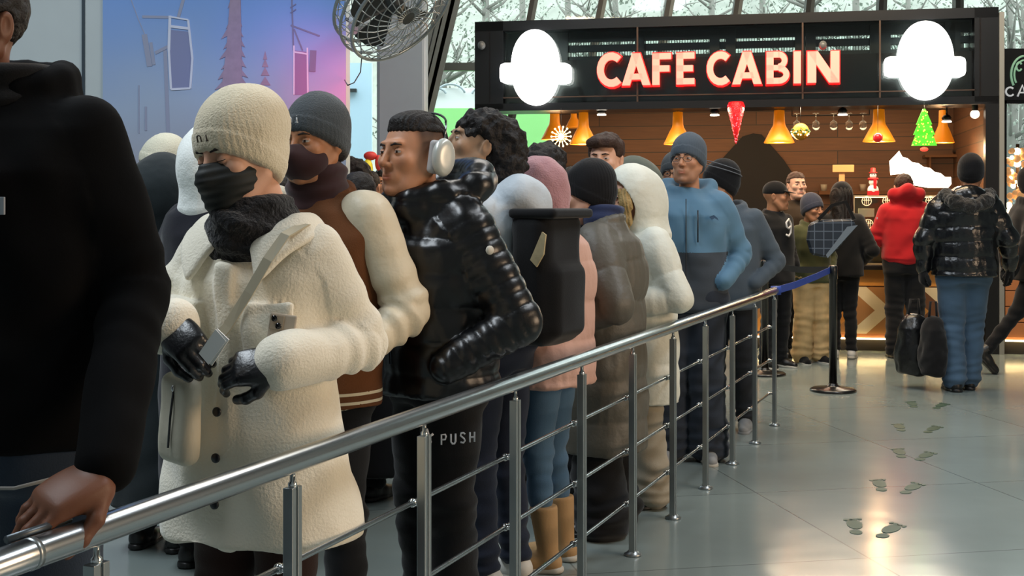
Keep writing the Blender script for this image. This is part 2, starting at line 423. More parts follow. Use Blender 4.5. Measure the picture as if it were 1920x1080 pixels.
def mkhair(kind, root, T, m, res=.005):
    f = Fld(); d = lambda P, N, r: vnoise(P * np.array([1, 1, .35]), 90)*.003
    if kind == 'slick':
        f.ell((0, .020, .043), (.0785, .0970, .0840), k=.01)
        f.ell((0, .004, .098), (.050, .070, .020), k=.03)
        f.cut(lambda X, Y, Z: (.066 - .12*np.maximum(Y + .03, 0)*0 + np.where(Y > .06, -.03, 0)) - Z, k=.008)
        d = lambda P, N, r: np.abs(np.sin(P[:, 0]*230 + P[:, 1]*18))*.0030 - .001
    elif kind == 'short':
        f.ell((0, .020, .042), (.083, .103, .090), k=.01)
        f.cut(lambda X, Y, Z: np.where(Y < -.02, .062, np.where(Y < .03, .02, -.045)) - Z, k=.015)
        d = lambda P, N, r: vnoise(P, 60)*.004
    elif kind == 'fringe':
        f.ell((0, .018, .048), (.088, .110, .094), k=.01)
        f.ell((0, -.06, .085), (.07, .05, .035), k=.03)
        f.cut(lambda X, Y, Z: np.where(Y < -.04, .062, np.where(Y < .03, .015, -.06)) - Z, k=.015)
        d = lambda P, N, r: vnoise(P * np.array([1, 1, .5]), 45)*.008
    elif kind == 'curly':
        f.ell((0, .028, .046), (.094, .112, .095), k=.02)
        f.ell((0, .10, -.03), (.092, .085, .12), k=.06)
        f.ell((0, .11, -.11), (.08, .06, .08), k=.06)
        f.ell((0, -.125, -.03), (.068, .11, .092), k=.02, op='s')
        f.ell((.085, -.01, -.005), (.025, .028, .032), k=.02, op='s'); f.ell((-.085, -.01, -.005), (.025, .028, .032), k=.02, op='s')
        d = lambda P, N, r: vnoise(P, 38)*.011 + vnoise(P, 85)*.005
    elif kind == 'long':
        f.ell((0, .022, .042), (.088, .106, .092), k=.02)
        f.cap((0, .055, .0), (0, .075, -.19), .085, .075, k=.05)
        for s in (-1, 1): f.cap((s*.062, -.01, .03), (s*.075, -.035, -.17), .030, .026, k=.03)
        f.ell((0, -.12, -.03), (.055, .09, .10), k=.02, op='s')
        d = lambda P, N, r: np.sin(P[:, 0]*160 + P[:, 1]*120 + vnoise(P, 14)*3)*.003
    elif kind == 'locks':       # strands falling at the face below a hat or hood
        for s in (-1, 1):
            f.chain([(s*.066, -.060, .055), (s*.074, -.075, -.01), (s*.070, -.085, -.08), (s*.062, -.10, -.14)], [.016, .020, .018, .010], k=.02)
            f.chain([(s*.045, -.085, .060), (s*.066, -.085, .01), (s*.066, -.09, -.06)], [.012, .014, .008], k=.02)
        d = lambda P, N, r: np.sin(P[:, 0]*420 + P[:, 1]*260 + vnoise(P, 20)*3)*.003
    return solid('hair', f, res, m, root, T=T, disp=d)

def mkmask(root, T, m, res=.004):
    f = Fld(); f.ell((0, -.042, -.045), (.069, .078, .066), k=.02); f.cap((0, -.104, .0), (0, -.117, -.030), .010, .018, k=.03)
    f.ell((0, -.08, -.095), (.036, .034, .028), k=.03)
    f.cut(lambda X, Y, Z: np.maximum(np.maximum(Z - (.004 - .0*Y) + abs(X)*.12, -.122 - Z), Y + .012), k=.004)
    return solid('face_mask', f, res, m, root, T=T, disp=lambda P, N, r: np.sin(P[:, 2]*330)*.0012)

def hand_field(curl=(.35, .5, .4), spread=.0, thumb=0, g=0.0, rel=0):
    """wrist at origin, fingers along -z, palm faces -y, thumb at +x"""
    f = Fld(); f.cap((0, 0, .018), (0, 0, -.005), .026+g, .026+g, k=.02)
    f.ell((0, .005, -.050), (.040+g, .0175+g, .050), k=.012)
    f.box((0, 0, -.052), (.041+g, .0145+g, .048), rr=.0135, k=.02)
    f.ell((.026, -.010, -.032), (.018+g, .015+g, .030), k=.015); f.ell((-.024, -.010, -.035), (.015, .012+g, .028), k=.015)
    L = (.074, .082, .077, .060); xs = (.031, .0105, -.0105, -.031); zs = (-.094, -.099, -.095, -.086)
    for i in range(4):
        p = Vector((xs[i], 0, zs[i])); a = 0; rad = (.0098 if i < 3 else .0085) + g; fr = (.45, .31, .24); pts = [tuple(p + Vector((0, 0, .02)))]; rs = [rad]; pts.append(tuple(p)); rs.append(rad*1.03)
        for j in range(3):
            a += curl[j] * (1 + rel * (i - 1.5)); dx = spread * (1.5 - i)
            p = p + Vector((dx * math.cos(a), -math.sin(a), -math.cos(a))) * L[i] * fr[j]
            pts.append(tuple(p)); rs.append(rad * (1 - .08*(j+1)))
        f.chain(pts, rs, k=.0035)
    p0 = Vector((.028, -.008, -.018)); p1 = p0 + Vector((.026, -.014 - .010*thumb, -.030)); p2 = p1 + Vector((.012 - .016*thumb, -.010 - .016*thumb, -.032)); p3 = p2 + Vector((.003 - .018*thumb, -.006 - .014*thumb, -.026))
    f.chain([tuple(p0), tuple(p1), tuple(p2), tuple(p3)], [.016+g, .0125+g, .0108+g, .0088+g], k=.006)
    return f

def set_tint(o, t):
    a = o.data.color_attributes.new('tint', 'FLOAT_COLOR', 'POINT'); n = len(o.data.vertices); c = np.ones((n, 4), np.float32); c[:, :3] = t[:n]
    a.data.foreach_set('color', c.ravel())

def frame(w, fd, pn, flip):
    """placement for a hand at wrist w, fingers along fd, palm facing pn"""
    z = -Vector(fd).normalized(); y = -Vector(pn); y = (y - z * y.dot(z)).normalized(); x = y.cross(z)
    M = Matrix(((x.x, y.x, z.x, w[0]), (x.y, y.y, z.y, w[1]), (x.z, y.z, z.z, w[2]), (0, 0, 0, 1)))
    if flip: M = M @ Matrix.Diagonal((-1, 1, 1, 1))
    return M

def mirror_fix(P, Q, M):
    return Q[:, ::-1] if np.linalg.det(np.array(M)[:3, :3]) < 0 else Q

ARM0 = dict(el=(.245, .03, 1.13), wr=(.235, -.05, .90))
POCK = dict(el=(.30, .08, 1.11), wr=(.19, -.10, .97))
FRNT = dict(el=(.25, .0, 1.13), wr=(.06, -.27, 1.10))

def person(label, x, k, H=1.74, rz=0, head=(0, 0, 0), hoff=(0, 0, 0), hs=1.04, skin='mid', hair=None, hat=None, face=1, look=0, closed=False, beard=None, fade=False, jaw=1.0,
           coat=None, pants=None, shoes=None, L=None, Rr=None, hands='', glove=None, handpose={}, legs=None, res=.011, hres=.005, extra=None, group='people queueing behind the rail', mask=None, wide=1.0, fdisp=None):
    X, Y = at(x, k); s = H / 1.75
    root = thing('person', label, 'person', (X, Y, 0), R(rz), group)
    L = dict(L or ARM0); Rr = dict(Rr or ARM0)
    def sc(p): return np.array(p, float) * s
    hips = .088 * wide
    # joints, person faces -Y, own left is +X
    sh = {1: sc((.178*wide, .005, 1.405)), -1: sc((-.178*wide, .005, 1.405))}
    el = {1: sc(L['el']), -1: sc((-Rr['el'][0], Rr['el'][1], Rr['el'][2]))}
    wr = {1: sc(L['wr']), -1: sc((-Rr['wr'][0], Rr['wr'][1], Rr['wr'][2]))}
    legs = legs or {}
    lk = {1: sc(legs.get('lk', (.098, -.02, .50))), -1: sc(legs.get('rk', (-.098, -.02, .50)))}
    la = {1: sc(legs.get('la', (.105, .02, .085))), -1: sc(legs.get('ra', (-.105, .02, .085)))}
    toe = {1: legs.get('lt', (.15, -1, -.04)), -1: legs.get('rt', (-.15, -1, -.04))}
    hp = {1: sc((hips, .0, .90)), -1: sc((-hips, .0, .90))}
    hc = Vector(sc((0, -.025, 1.627))) + Vector(hoff)
    T = Matrix.Translation(hc) @ Euler((R(head[1]), R(head[2]), R(head[0])), 'XYZ').to_matrix().to_4x4() @ Matrix.Diagonal((hs, hs, hs, 1))
    # ---- body: one continuous skin mesh (torso and limbs, head, hands)
    parts = []; tints = []; f = Fld()
    f.loft([(s*z, cx, cy*s, rx*s*wide, ry*s) for z, cx, cy, rx, ry in ((.86, 0, 0, .15, .10), (1.05, 0, 0, .125, .085), (1.3, 0, .0, .145, .095), (1.41, 0, .01, .13, .07), (1.47, 0, .01, .055, .05))], k=.04)
    f.cap(sc((0, .012, 1.40)), tuple(hc + Vector((0, .035, -.10))), .050, .048, k=.03)
    for q in (1, -1):
        f.cap(sh[q], el[q], .040*s, .034*s, k=.03); f.cap(el[q], wr[q], .032*s, .022*s, k=.01)
        f.cap(hp[q], lk[q], .072*s, .046*s, k=.03); f.cap(lk[q], la[q], .044*s, .030*s, k=.01)
    P, Q = f.mesh(.016); parts.append((P, Q)); tints.append(np.zeros((len(P), 3)))
    hP, hQ, ht = head_geo(hres, closed, beard or 0, fade, jaw); M = np.array(T)
    parts.append((hP @ M[:3, :3].T + M[:3, 3], hQ)); tints.append(ht)
    HM = {}
    for q, nm in ((1, 'l'), (-1, 'r')):
        fd = wr[q] - el[q]; fd = fd / np.linalg.norm(fd)
        hpz = handpose.get(nm, {}); fdir = hpz.get('f', tuple(fd)); pn = hpz.get('p', (-q, -.3, 0))
        HM[nm] = frame(wr[q], fdir, pn, flip=hpz.get('flip', q == 1))
        if nm in hands or hpz:
            hf = hand_field(hpz.get('curl', (.35, .45, .35)), hpz.get('spread', .03), hpz.get('thumb', 0), .0035 if glove else 0, hpz.get('rel', 0))
            P, Q = hf.mesh(hpz.get('res', .005)); MM = np.array(HM[nm] @ Matrix.Diagonal((s, s, s, 1))); Q = mirror_fix(P, Q, MM); P = P @ MM[:3, :3].T + MM[:3, 3]
            if glove: np_mesh('glove', P, Q, [glove], None, root)
            else: parts.append((P, Q)); tints.append(np.zeros((len(P), 3)))
    o = 0; PP, QQ = [], []
    for P, Q in parts: PP.append(P); QQ.append(Q + o); o += len(P)
    bo = np_mesh('body', np.concatenate(PP), np.concatenate(QQ), [SKIN[skin]], None, root); set_tint(bo, np.concatenate(tints))
    if face: face_bits(root, T, look, closed, SKIN[skin])
    if hair: mkhair(hair[0], root, T, hair[1], max(hres, .004))
    if hat: mkhat(hat[0], root, T, hat[1], res=max(hres, .005))
    if mask: mkmask(root, T, mask)
    # ---- trousers
    pants = dict(dict(m=None, w=.02, wide=.0, top=1.0), **(pants or {}))
    w = pants['w']; f = Fld()
    f.loft([(.80*s, 0, .0, (.15+w)*s, (.10+w)*s), (.92*s, 0, .005, (.155+w)*s*wide, (.115+w)*s), (pants['top']*s, 0, 0, (.14+w)*s*wide, (.10+w)*s)], k=.03)
    for q in (1, -1):
        f.cap(hp[q], lk[q], (.082+w)*s, (.055+w)*s, k=.04); a = la[q]*.85 + lk[q]*.15
        f.cap(lk[q], la[q] + (lk[q]-la[q])*(.02 if not pants.get('tuck') else .5), (.055+w)*s, (.042+w+pants['wide'])*s, k=.01)
    def pd(P, N, r):
        kn = np.exp(-((P[:, 2]/s - .46)/.13)**2); an = np.exp(-((P[:, 2]/s - .12)/.10)**2)
        return vnoise(P*np.array([1, 1, 2.2]), 9)*.010 + np.sin(P[:, 2]*95 + vnoise(P, 6)*4)*.0035*(kn + an*1.6)
    solid('trousers', f, res, pants['m'], root, disp=pd)
    # ---- shoes
    shoes = dict(dict(m=None, sole=None, boot=0, sc=1.0), **(shoes or {}))
    for q in (1, -1):
        d = Vector(toe[q]).normalized(); a = Vector(la[q]); z = shoes['sc']*s
        side = d.cross(Vector((0, 0, 1))).normalized(); upv = side.cross(d).normalized()
        B = Matrix((( side.x, d.x, upv.x, a.x), (side.y, d.y, upv.y, a.y), (side.z, d.z, upv.z, a.z), (0, 0, 0, 1)))
        f = Fld(); f.cap((0, .0, .03+shoes['boot']), (0, -.015, -.03), .045+shoes['boot']*.1, .042, k=.03)
        f.cap((0, -.035, -.045), (0, .06, -.045), .036, .040, k=.03); f.cap((0, .06, -.045), (0, .155, -.055), .042, .034, k=.03)
        f.cut(lambda X_, Y_, Z_: np.maximum(-.083 - Z_, Z_ - (.04+shoes['boot'])), k=.004)
        g = Fld(); g.cap((0, -.04, -.075), (0, .055, -.075), .040, .041, k=.02); g.cap((0, .055, -.075), (0, .150, -.075), .043, .040, k=.02)
        g.cut(lambda X_, Y_, Z_: np.maximum(-.085 - Z_, Z_ + .058), k=.004)
        TT = B @ Matrix.Diagonal((z, z, z, 1))
        sh_ = solid('boot' if shoes['boot'] > .05 else 'shoe', f, .008, shoes['m'], root, T=TT)
        solid('sole', g, .008, shoes['sole'] or shoes['m'], sh_, T=TT)
    # ---- coat
    if coat:
        c = dict(dict(name='jacket', m=None, hem=.86, b=.035, sl=.062, cuff=.045, flare=.0, quilt=0, qa=.009, n=.006, sleevem=None, sx=1.0, belly=0, collar=.05, low=None, extra=None, paint=None, fold=.004, hood=None, zip=None, chest=0), **coat)
        b = c['b']; f = Fld(); wq = wide * c['sx']
        st = [(1.475, 0, .012, .062+b*.5, .058+b*.5), (1.445, 0, .012, .115+b*.4, .080+b*.5), (1.41, 0, .01, .150+b*.6, .098+b*.7), (1.33, 0, .0, .165+b*.8, .115+b+c['chest']),
              (1.20, 0, 0, .160+b, .115+b+c['chest']), (1.06, 0, -c['belly']*.5, .150+b, .108+b+c['belly']), (.94, 0, 0, .160+b+c['flare']*.3, .115+b+c['flare']*.3)]
        if c['hem'] < .9: st += [(.80, 0, 0, .165+b+c['flare']*.7, .120+b+c['flare']*.6)]
        if c['hem'] < .7: st += [(c['hem'], 0, 0, .162+b+c['flare'], .115+b+c['flare']*.8)]
        st = [(z*s, cx, cy*s, rx*s*(wq if z < 1.46 else 1), ry*s) for z, cx, cy, rx, ry in st if z >= c['hem'] - .001 or z == .80]
        hem = c['hem']*s
        f.loft(st, k=.03, reg=0)
        if c['hem'] > .80 or True: f.cut(lambda X_, Y_, Z_: hem - Z_, k=.01)
        for q in (1, -1):
            r1 = c['sl']*s; r2 = c['cuff']*s
            f.cap(sh[q] - np.array((q*.02*s, 0, .005)), el[q], r1*1.10, r1*.92, k=.045, reg=2 if q == 1 else 1)
            f.cap(el[q], wr[q] + (el[q]-wr[q])*.06, r1*.92, r2, k=.015, reg=2 if q == 1 else 1)
        if c['collar']:
            for i in range(14):
                a0, a1 = 2*PI*i/14, 2*PI*(i+1)/14; rc = (.078 + b*.35)*s
                f.cap((math.cos(a0)*rc, (.012+math.sin(a0)*.075)*s + 0, 1.455*s + .02*s*math.sin(a0)), (math.cos(a1)*rc, (.012+math.sin(a1)*.075)*s, 1.455*s + .02*s*math.sin(a1)), c['collar']*.42*s, k=.02, reg=0)
                f.cap((math.cos(a0)*rc, (.012+math.sin(a0)*.075)*s, (1.455+c['collar']*.55)*s + .02*s*math.sin(a0)), (math.cos(a1)*rc, (.012+math.sin(a1)*.075)*s, (1.455+c['collar']*.55)*s+ .02*s*math.sin(a1)), c['collar']*.34*s, k=.02, reg=0)
        if c['hood'] == 'down':
            for t in np.linspace(-2.3, 2.3, 9)[:-1]:
                t2 = t + 4.6/8
                g = lambda t: ((math.sin(t)*.115)*s, (.03 + math.cos(t)*.095)*s, (1.475 + .035*math.cos(t))*s)
                f.cap(g(t), g(t2), (.030 + .026*max(0, math.cos(t)))*s, (.030 + .026*max(0, math.cos(t2)))*s, k=.03, reg=0)
        if c['extra']: c['extra'](f, s)
        def armt(P, q):
            a, m, e = sh[q], el[q], wr[q]; out = []
            for (p0, p1, off) in ((a, m, 0), (m, e, np.linalg.norm(m-a))):
                d = p1-p0; l = np.linalg.norm(d); t = np.clip((P-p0)@d/(l*l), 0, 1); out.append((np.linalg.norm(P-(p0+t[:, None]*d), axis=1), off+t*l))
            return np.where(out[0][0] < out[1][0], out[0][1], out[1][1]), np.linalg.norm(P - el[q], axis=1)
        def disp(P, N, rg):
            d = vnoise(P, 7, 1)*c['n'] + vnoise(P, 16, 2)*c['n']*.5
            tl = P[:, 2].copy(); arm = rg > 0; ed = np.full(len(P), 1.0)
            for q, g in ((1, 2), (-1, 1)):
                m = rg == g
                if m.any():
                    t, e_ = armt(P[m], q); tl[m] = t; ed[m] = e_
            if c['quilt']:
                ph = tl/np.where(arm, c.get('aq', c['quilt']), c['quilt']) + vnoise(P, 5, 3)*.10
                d = d + (np.sqrt(np.abs(np.sin(PI*ph)))-.72)*np.where(arm, c.get('aqa', c['qa']*.8), c['qa'])
                d = d + np.sin(np.arctan2(P[:, 1], P[:, 0])*22 + vnoise(P, 9)*5)*.0009
            else:
                w_ = np.exp(-(ed/.13)**2)
                d = d + np.sin(tl*85 + vnoise(P, 6)*5)*c['fold']*w_*arm
                d = d + np.where(arm, 0, np.sin(P[:, 0]*30 + P[:, 2]*22 + vnoise(P, 4)*5)*c['fold']*.7)
            return d
        mats = [c['m'], c['sleevem'] or c['m'], c['low'][0] if c['low'] else c['m']]
        def paint(C, rg):
            mi = np.where(rg > 0, 1, 0)
            if c['low']:
                zz = c['low'][1]*s; mi = np.where((rg == 0) & (C[:, 2] < zz), 2, mi)
            if c['paint']: mi = c['paint'](C, rg, mi, s)
            return mi
        if c.get('split'):
            fs = Fld(); fs.p = [p for p in f.p if p[5] == 'i' or p[4] > 0]; f.p = [p for p in f.p if p[4] == 0]
            jk = solid(c['name'], f, res, mats + list(c.get('mats', [])), root, disp=disp, paint=paint); solid('sleeves', fs, res, [c['sleevem']]*3, jk, disp=disp)
        else: jk = solid(c['name'], f, res, mats + list(c.get('mats', [])), root, disp=disp, paint=paint)
    info = dict(root=root, T=T, s=s, wr=wr, el=el, HM=HM, hc=hc)
    if extra: extra(info)
    return info

def loc2w(root, p):
    return Matrix.Translation(root.location) @ root.rotation_euler.to_matrix().to_4x4() @ Vector(p)
def child_of_place(o, root):       # a top-level thing placed in a person's frame
    o.location = root.location; o.rotation_euler = root.rotation_euler; return o
def tube_ring(root, name, z0, z1, r0, r1, m, s, cy=.0, res=.008, nz=.004, tilt=0):
    f = Fld()
    f.loft([(z0*s, 0, cy*s, r0*s, r0*.92*s), ((z0*.6+z1*.4)*s, 0, cy*s, r1*1.12*s, r1*1.05*s), (z1*s, 0, (cy+tilt)*s, r1*s, r1*s)], rnd=.02)
    return solid(name, f, res, m, root, disp=lambda P, N, r: np.sin(P[:, 2]*120 + vnoise(P, 7)*4)*nz)
# ------------------------------------------------------------------ the hall
def nodes(m): return m.node_tree.nodes, m.node_tree.links
FLOOR = mat('floor_resin', '6f7875', rough=.17, spec=.6)
N, Lk = nodes(FLOOR); b = N['Principled BSDF']; tc = N['Texture Coordinate'] if 'Texture Coordinate' in N else N.new('ShaderNodeTexCoord')
n1 = N.new('ShaderNodeTexNoise'); n1.inputs['Scale'].default_value = .9; n1.inputs['Detail'].default_value = 6; Lk.new(tc.outputs['Object'], n1.inputs['Vector'])
br = N.new('ShaderNodeTexBrick'); br.offset = 0; br.inputs['Scale'].default_value = 1; br.inputs['Brick Width'].default_value = 1.2; br.inputs['Row Height'].default_value = 1.2; br.inputs['Mortar Size'].default_value = .004
br.inputs['Color1'].default_value = (.30, .36, .345, 1); br.inputs['Color2'].default_value = (.28, .335, .32, 1); br.inputs['Mortar'].default_value = (.16, .19, .18, 1)
mp = N.new('ShaderNodeMapping'); mp.inputs['Rotation'].default_value = (0, 0, R(-11)); Lk.new(tc.outputs['Object'], mp.inputs['Vector']); Lk.new(mp.outputs['Vector'], br.inputs['Vector'])
mx = N.new('ShaderNodeMix'); mx.data_type = 'RGBA'; mx.blend_type = 'MULTIPLY'; mx.inputs[0].default_value = .5
Lk.new(br.outputs['Color'], mx.inputs[6]); Lk.new(n1.outputs['Fac'], mx.inputs[7]); Lk.new(mx.outputs[2], b.inputs['Base Color'])
n2 = N.new('ShaderNodeTexNoise'); n2.inputs['Scale'].default_value = 2.2; n2.inputs['Detail'].default_value = 2; Lk.new(tc.outputs['Object'], n2.inputs['Vector'])
bp = N.new('ShaderNodeBump'); bp.inputs['Strength'].default_value = .12; bp.inputs['Distance'].default_value = .03; Lk.new(n2.outputs['Fac'], bp.inputs['Height']); Lk.new(bp.outputs['Normal'], b.inputs['Normal'])
GREYP = mat('grey_panel', 'b2bec2', rough=.5, var=.04); DKSEAM = mat('dark_seam', '2c3a44', rough=.5); CEIL = mat('ceiling_grey', '7a7f80', rough=.8, var=.05)
STEELC = mat('painted_column', '8a97a4', rough=.45, var=.05); ALU = mat('window_frame_metal', '5f6768', rough=.4, metal=.4); DKFR = mat('dark_frame', '2e3234', rough=.45)
GLASS = mat('window_glass', 'ffffff')
N, Lk = nodes(GLASS); N.clear()
o_ = N.new('ShaderNodeOutputMaterial'); t_ = N.new('ShaderNodeBsdfTransparent'); t_.inputs[0].default_value = (.92, .97, .95, 1); g_ = N.new('ShaderNodeBsdfGlossy'); g_.inputs['Roughness'].default_value = .03
fr = N.new('ShaderNodeFresnel'); fr.inputs[0].default_value = 1.45; ms = N.new('ShaderNodeMixShader')
Lk.new(fr.outputs[0], ms.inputs[0]); Lk.new(t_.outputs[0], ms.inputs[1]); Lk.new(g_.outputs[0], ms.inputs[2]); Lk.new(ms.outputs[0], o_.inputs[0])

m = MB(); m.box((-9, -2.5, -.12), (10, 17.2, 0)); struct(m.build('floor', FLOOR))
m = MB(); m.box((-9, -2.5, 6.4), (10, 17.2, 6.6)); struct(m.build('ceiling', CEIL))
m = MB(); m.box((-9.2, -2.5, -.12), (-9, 17.2, 6.6)); struct(m.build('wall_left', mat('wall_paint', '8b9497', rough=.8)))
m = MB(); m.box((10, -2.5, -.12), (10.2, 17.2, 6.6)); struct(m.build('wall_right', mat('wall_paint', '8b9497')))
m = MB(); m.box((-9.2, -2.7, -.12), (10.2, -2.5, 6.6)); struct(m.build('wall_front', mat('wall_paint', '8b9497')))

# glazed facade at the back
FY = 16.6
fc = MB(); fc.box((-9, FY-.02, 0), (10, FY+.02, 6.4)); struct(fc.build('window_1', GLASS))
def px_x(x, Y): return (x - 960) * Y / FPX
fm = MB(); fd = MB()
for xt, tilt in ((1002, .19), (1130, .19), (1256, .18), (1383, .15), (1516, .10), (1650, .05), (1792, .0), (1930, -.05), (2060, -.1), (610, .0), (480, 0)):
    X0 = px_x(xt, FY); zt = W(0, 0, FY).z
    for (a, b_, M_) in ((-.055, .005, fd), (.005, .05, fm)):
        M_.prism([(X0 + tilt*(z_ - zt) + q, FY-.16, z_) for z_, q in ((0, a), (0, b_), (6.4, b_), (6.4, a))], (0, .14, 0))
z127 = W(0, 127, FY).z
fm.box((px_x(797, FY), FY-.15, z127-.05), (10, FY-.03, z127+.05))
struct(fd.build('trim_1', DKFR)); struct(fm.build('trim_2', ALU))
bm_ = MB(); Yb = 15.6
for a, b_ in ((-.11, -.06), (-.045, .0), (.02, .07)):
    X0 = px_x(835, Yb); zt = W(0, 0, Yb).z
    bm_.prism([(X0 + .24*(z_ - zt) + q, Yb, z_) for z_, q in ((0, a), (0, b_), (6.4, b_), (6.4, a))], (0, .2, 0))
    bm_.prism([(X0 + .24*(z_ - zt) + q, Yb+.05, z_) for z_, q in ((0, a), (0, a+.16), (6.4, a+.16), (6.4, a))], (0, .03, 0))
struct(bm_.build('trim_3', mat('steel_beam', '7e8587', rough=.4, metal=.3)))

# column
cm = MB(); Yc = 12.0; xa, xb = px_x(706, Yc), px_x(797, Yc)
cm.box((xa, Yc, 0), (xb, Yc+.45, 6.4), bev=.03); cm.box((xa-.03, Yc-.03, 0), (xb+.03, Yc+.48, .12))
col = cm.build('column', STEELC); struct(col); col.name = 'trim_4'

# mural partition with its print
MY = 9.2
mw = MB(); mw.box((-9, MY, 0), (px_x(649, MY), MY+.22, 6.4)); struct(mw.build('wall_back', GREYP))
sm_ = MB(); xs = px_x(157, MY); sm_.box((xs-.011, MY-.012, 0), (xs+.011, MY, 6.4)); sm_.box((px_x(-60, MY)-.01, MY-.012, 0), (px_x(-60, MY)+.01, MY, 6.4))
struct(sm_.build('trim_5', DKSEAM))
PRN = mat('mural_sky_print', '7f9fd0', rough=.55)
N, Lk = nodes(PRN); b = N['Principled BSDF']; tc = [q for q in N if q.type == 'TEX_COORD'][0]
sp = N.new('ShaderNodeSeparateXYZ'); Lk.new(tc.outputs['Object'], sp.inputs[0])
nz = N.new('ShaderNodeTexNoise'); nz.inputs['Scale'].default_value = .8; Lk.new(tc.outputs['Object'], nz.inputs['Vector'])
ad = N.new('ShaderNodeMath'); ad.operation = 'MULTIPLY_ADD'; ad.inputs[1].default_value = .7; Lk.new(nz.outputs['Fac'], ad.inputs[0]); Lk.new(sp.outputs['Z'], ad.inputs[2])
mr = N.new('ShaderNodeMapRange'); mr.inputs[1].default_value = 1.7; mr.inputs[2].default_value = 3.5; Lk.new(ad.outputs[0], mr.inputs[0])
cr = N.new('ShaderNodeValToRGB'); cr.color_ramp.elements[0].color = (*srgb('98969f'), 1); cr.color_ramp.elements[1].color = (*srgb('5f8fd6'), 1)
e = cr.color_ramp.elements.new(.45); e.color = (*srgb('95a8c4'), 1)
Lk.new(mr.outputs[0], cr.inputs[0]); Lk.new(cr.outputs[0], b.inputs['Base Color'])
mu = thing('mural', 'large blue sky print with gondola cabins and snowy trees on the partition', 'mural', (px_x(420, MY), MY-.004, 0))
def MP(x, y, d=0): p = W(x, y, MY); return (p.x - mu.location.x, -.012 - d, p.z)
pm = MB(); pm.box((px_x(194, MY)-mu.location.x, -.012, .3), (px_x(649, MY)-mu.location.x, .0, 6.3)); pm.build('printed_sheet', PRN, mu)
def flat(name, polys, m_, par=mu, d=.002):
    q = MB()
    for i_, p in enumerate(polys): q.prism([MP(x, y, .0005) for x, y in p], (0, -d-.0003*i_, 0))
    return q.build(name, m_, par)
def line(p, q, w):
    (x0, y0), (x1, y1) = p, q; l = math.hypot(x1-x0, y1-y0); nx, ny = -(y1-y0)/l*w/2, (x1-x0)/l*w/2
    return [(x0+nx, y0+ny), (x1+nx, y1+ny), (x1-nx, y1-ny), (x0-nx, y0-ny)]
PW = mat('print_white', 'c3cbe0', rough=.6); PT = mat('print_tree', '93829a', rough=.6, var=.2, vscale=22); PG = mat('print_grey', '6d7594', rough=.6); PGL = mat('print_cabin_glass', '7780a8', rough=.5); PF = mat('print_faint', '8a93ae', rough=.6)
gl = flat('printed_gondola_window', [[(316, 56), (354, 60), (360, 95), (359, 165), (322, 168), (317, 110)]], PGL)
flat('printed_gondola_frame', [line((320, 30), (318, 95), 5), line((318, 95), (322, 168), 4), line((322, 168), (358, 166), 4), line((358, 166), (362, 110), 4), line((362, 110), (354, 38), 4), line((320, 50), (354, 54), 5), line((320, 32), (354, 38), 3)], PW, gl, .004)
flat('printed_lift_tower', [line((311, 95), (317, 260), 7), line((268, 32), (320, 33), 5), line((345, 0), (335, 35), 6), line((292, 100), (316, 88), 6), line((272, 65), (282, 125), 10), line((284, 80), (290, 122), 6), line((275, 200), (275, 245), 4), line((262, 160), (262, 250), 2)], PF)
flat('printed_cable', [line((247, 0), (262, 40), 1.5), line((262, 40), (275, 70), 1.5)], PF)
tr = []
rr_ = random.Random(3)
for i in range(15):
    y = -30 + i*19; w_ = 8 + i*3.0; tr.append([(440 - w_*rr_.uniform(.8, 1.3), y+28), (440+rr_.uniform(-5, 5), y-14), (446 + w_*.55*rr_.uniform(.8, 1.2), y+24), (440, y+16)])
tr.append([(434, -20), (452, -20), (457, 270), (404, 270), (426, 90)])
flat('printed_snowy_tree', tr, PT)
flat('printed_small_tree', [[(498+w_*s_, y), (498, y-16), (498-w_*s_, y)] for y, w_ in ((112, 4), (126, 6), (142, 8), (160, 10), (180, 12)) for s_ in (1,)], PT)
g2 = flat('printed_distant_gondola', [[(552, 95), (577, 98), (577, 178), (554, 178)]], mat('print_cabin_mauve', '87739c', rough=.6))
flat('printed_distant_frame', [line((552, 86), (552, 178), 3), line((577, 90), (578, 178), 3), line((552, 98), (577, 102), 3)], PW, g2, .004)
flat('printed_distant_tower', [line((548, 0), (551, 95), 3), line((546, 48), (600, 68), 3), line((552, 55), (568, 95), 3), line((588, 95), (586, 135), 12), line((545, 15), (556, 8), 2), line((545, 25), (556, 18), 2)], PG)

# pale panel and things seen through the gap beside the mural
lp = MB(); q0, q1 = W(655, 118, 21), W(697, 292, 21); lp.box((q0.x-.9, 21, -.12), (q1.x, 21.1, q0.z)); tag(lp.build('partition_panel', mat('pale_panel', 'bfdcf2', rough=.7)), 'pale blue panel outside the glass, between the mural wall and grey column', 'panel')
pk = MB(); p0, p1 = W(650, 166, 20.9), W(668, 172, 20.9); pk.box((p0.x-.1, 20.9, p1.z), (p1.x, 21, p0.z)); tag(pk.build('wall_bracket', DKFR), 'small dark bracket fixed on the pale blue panel', 'bracket')

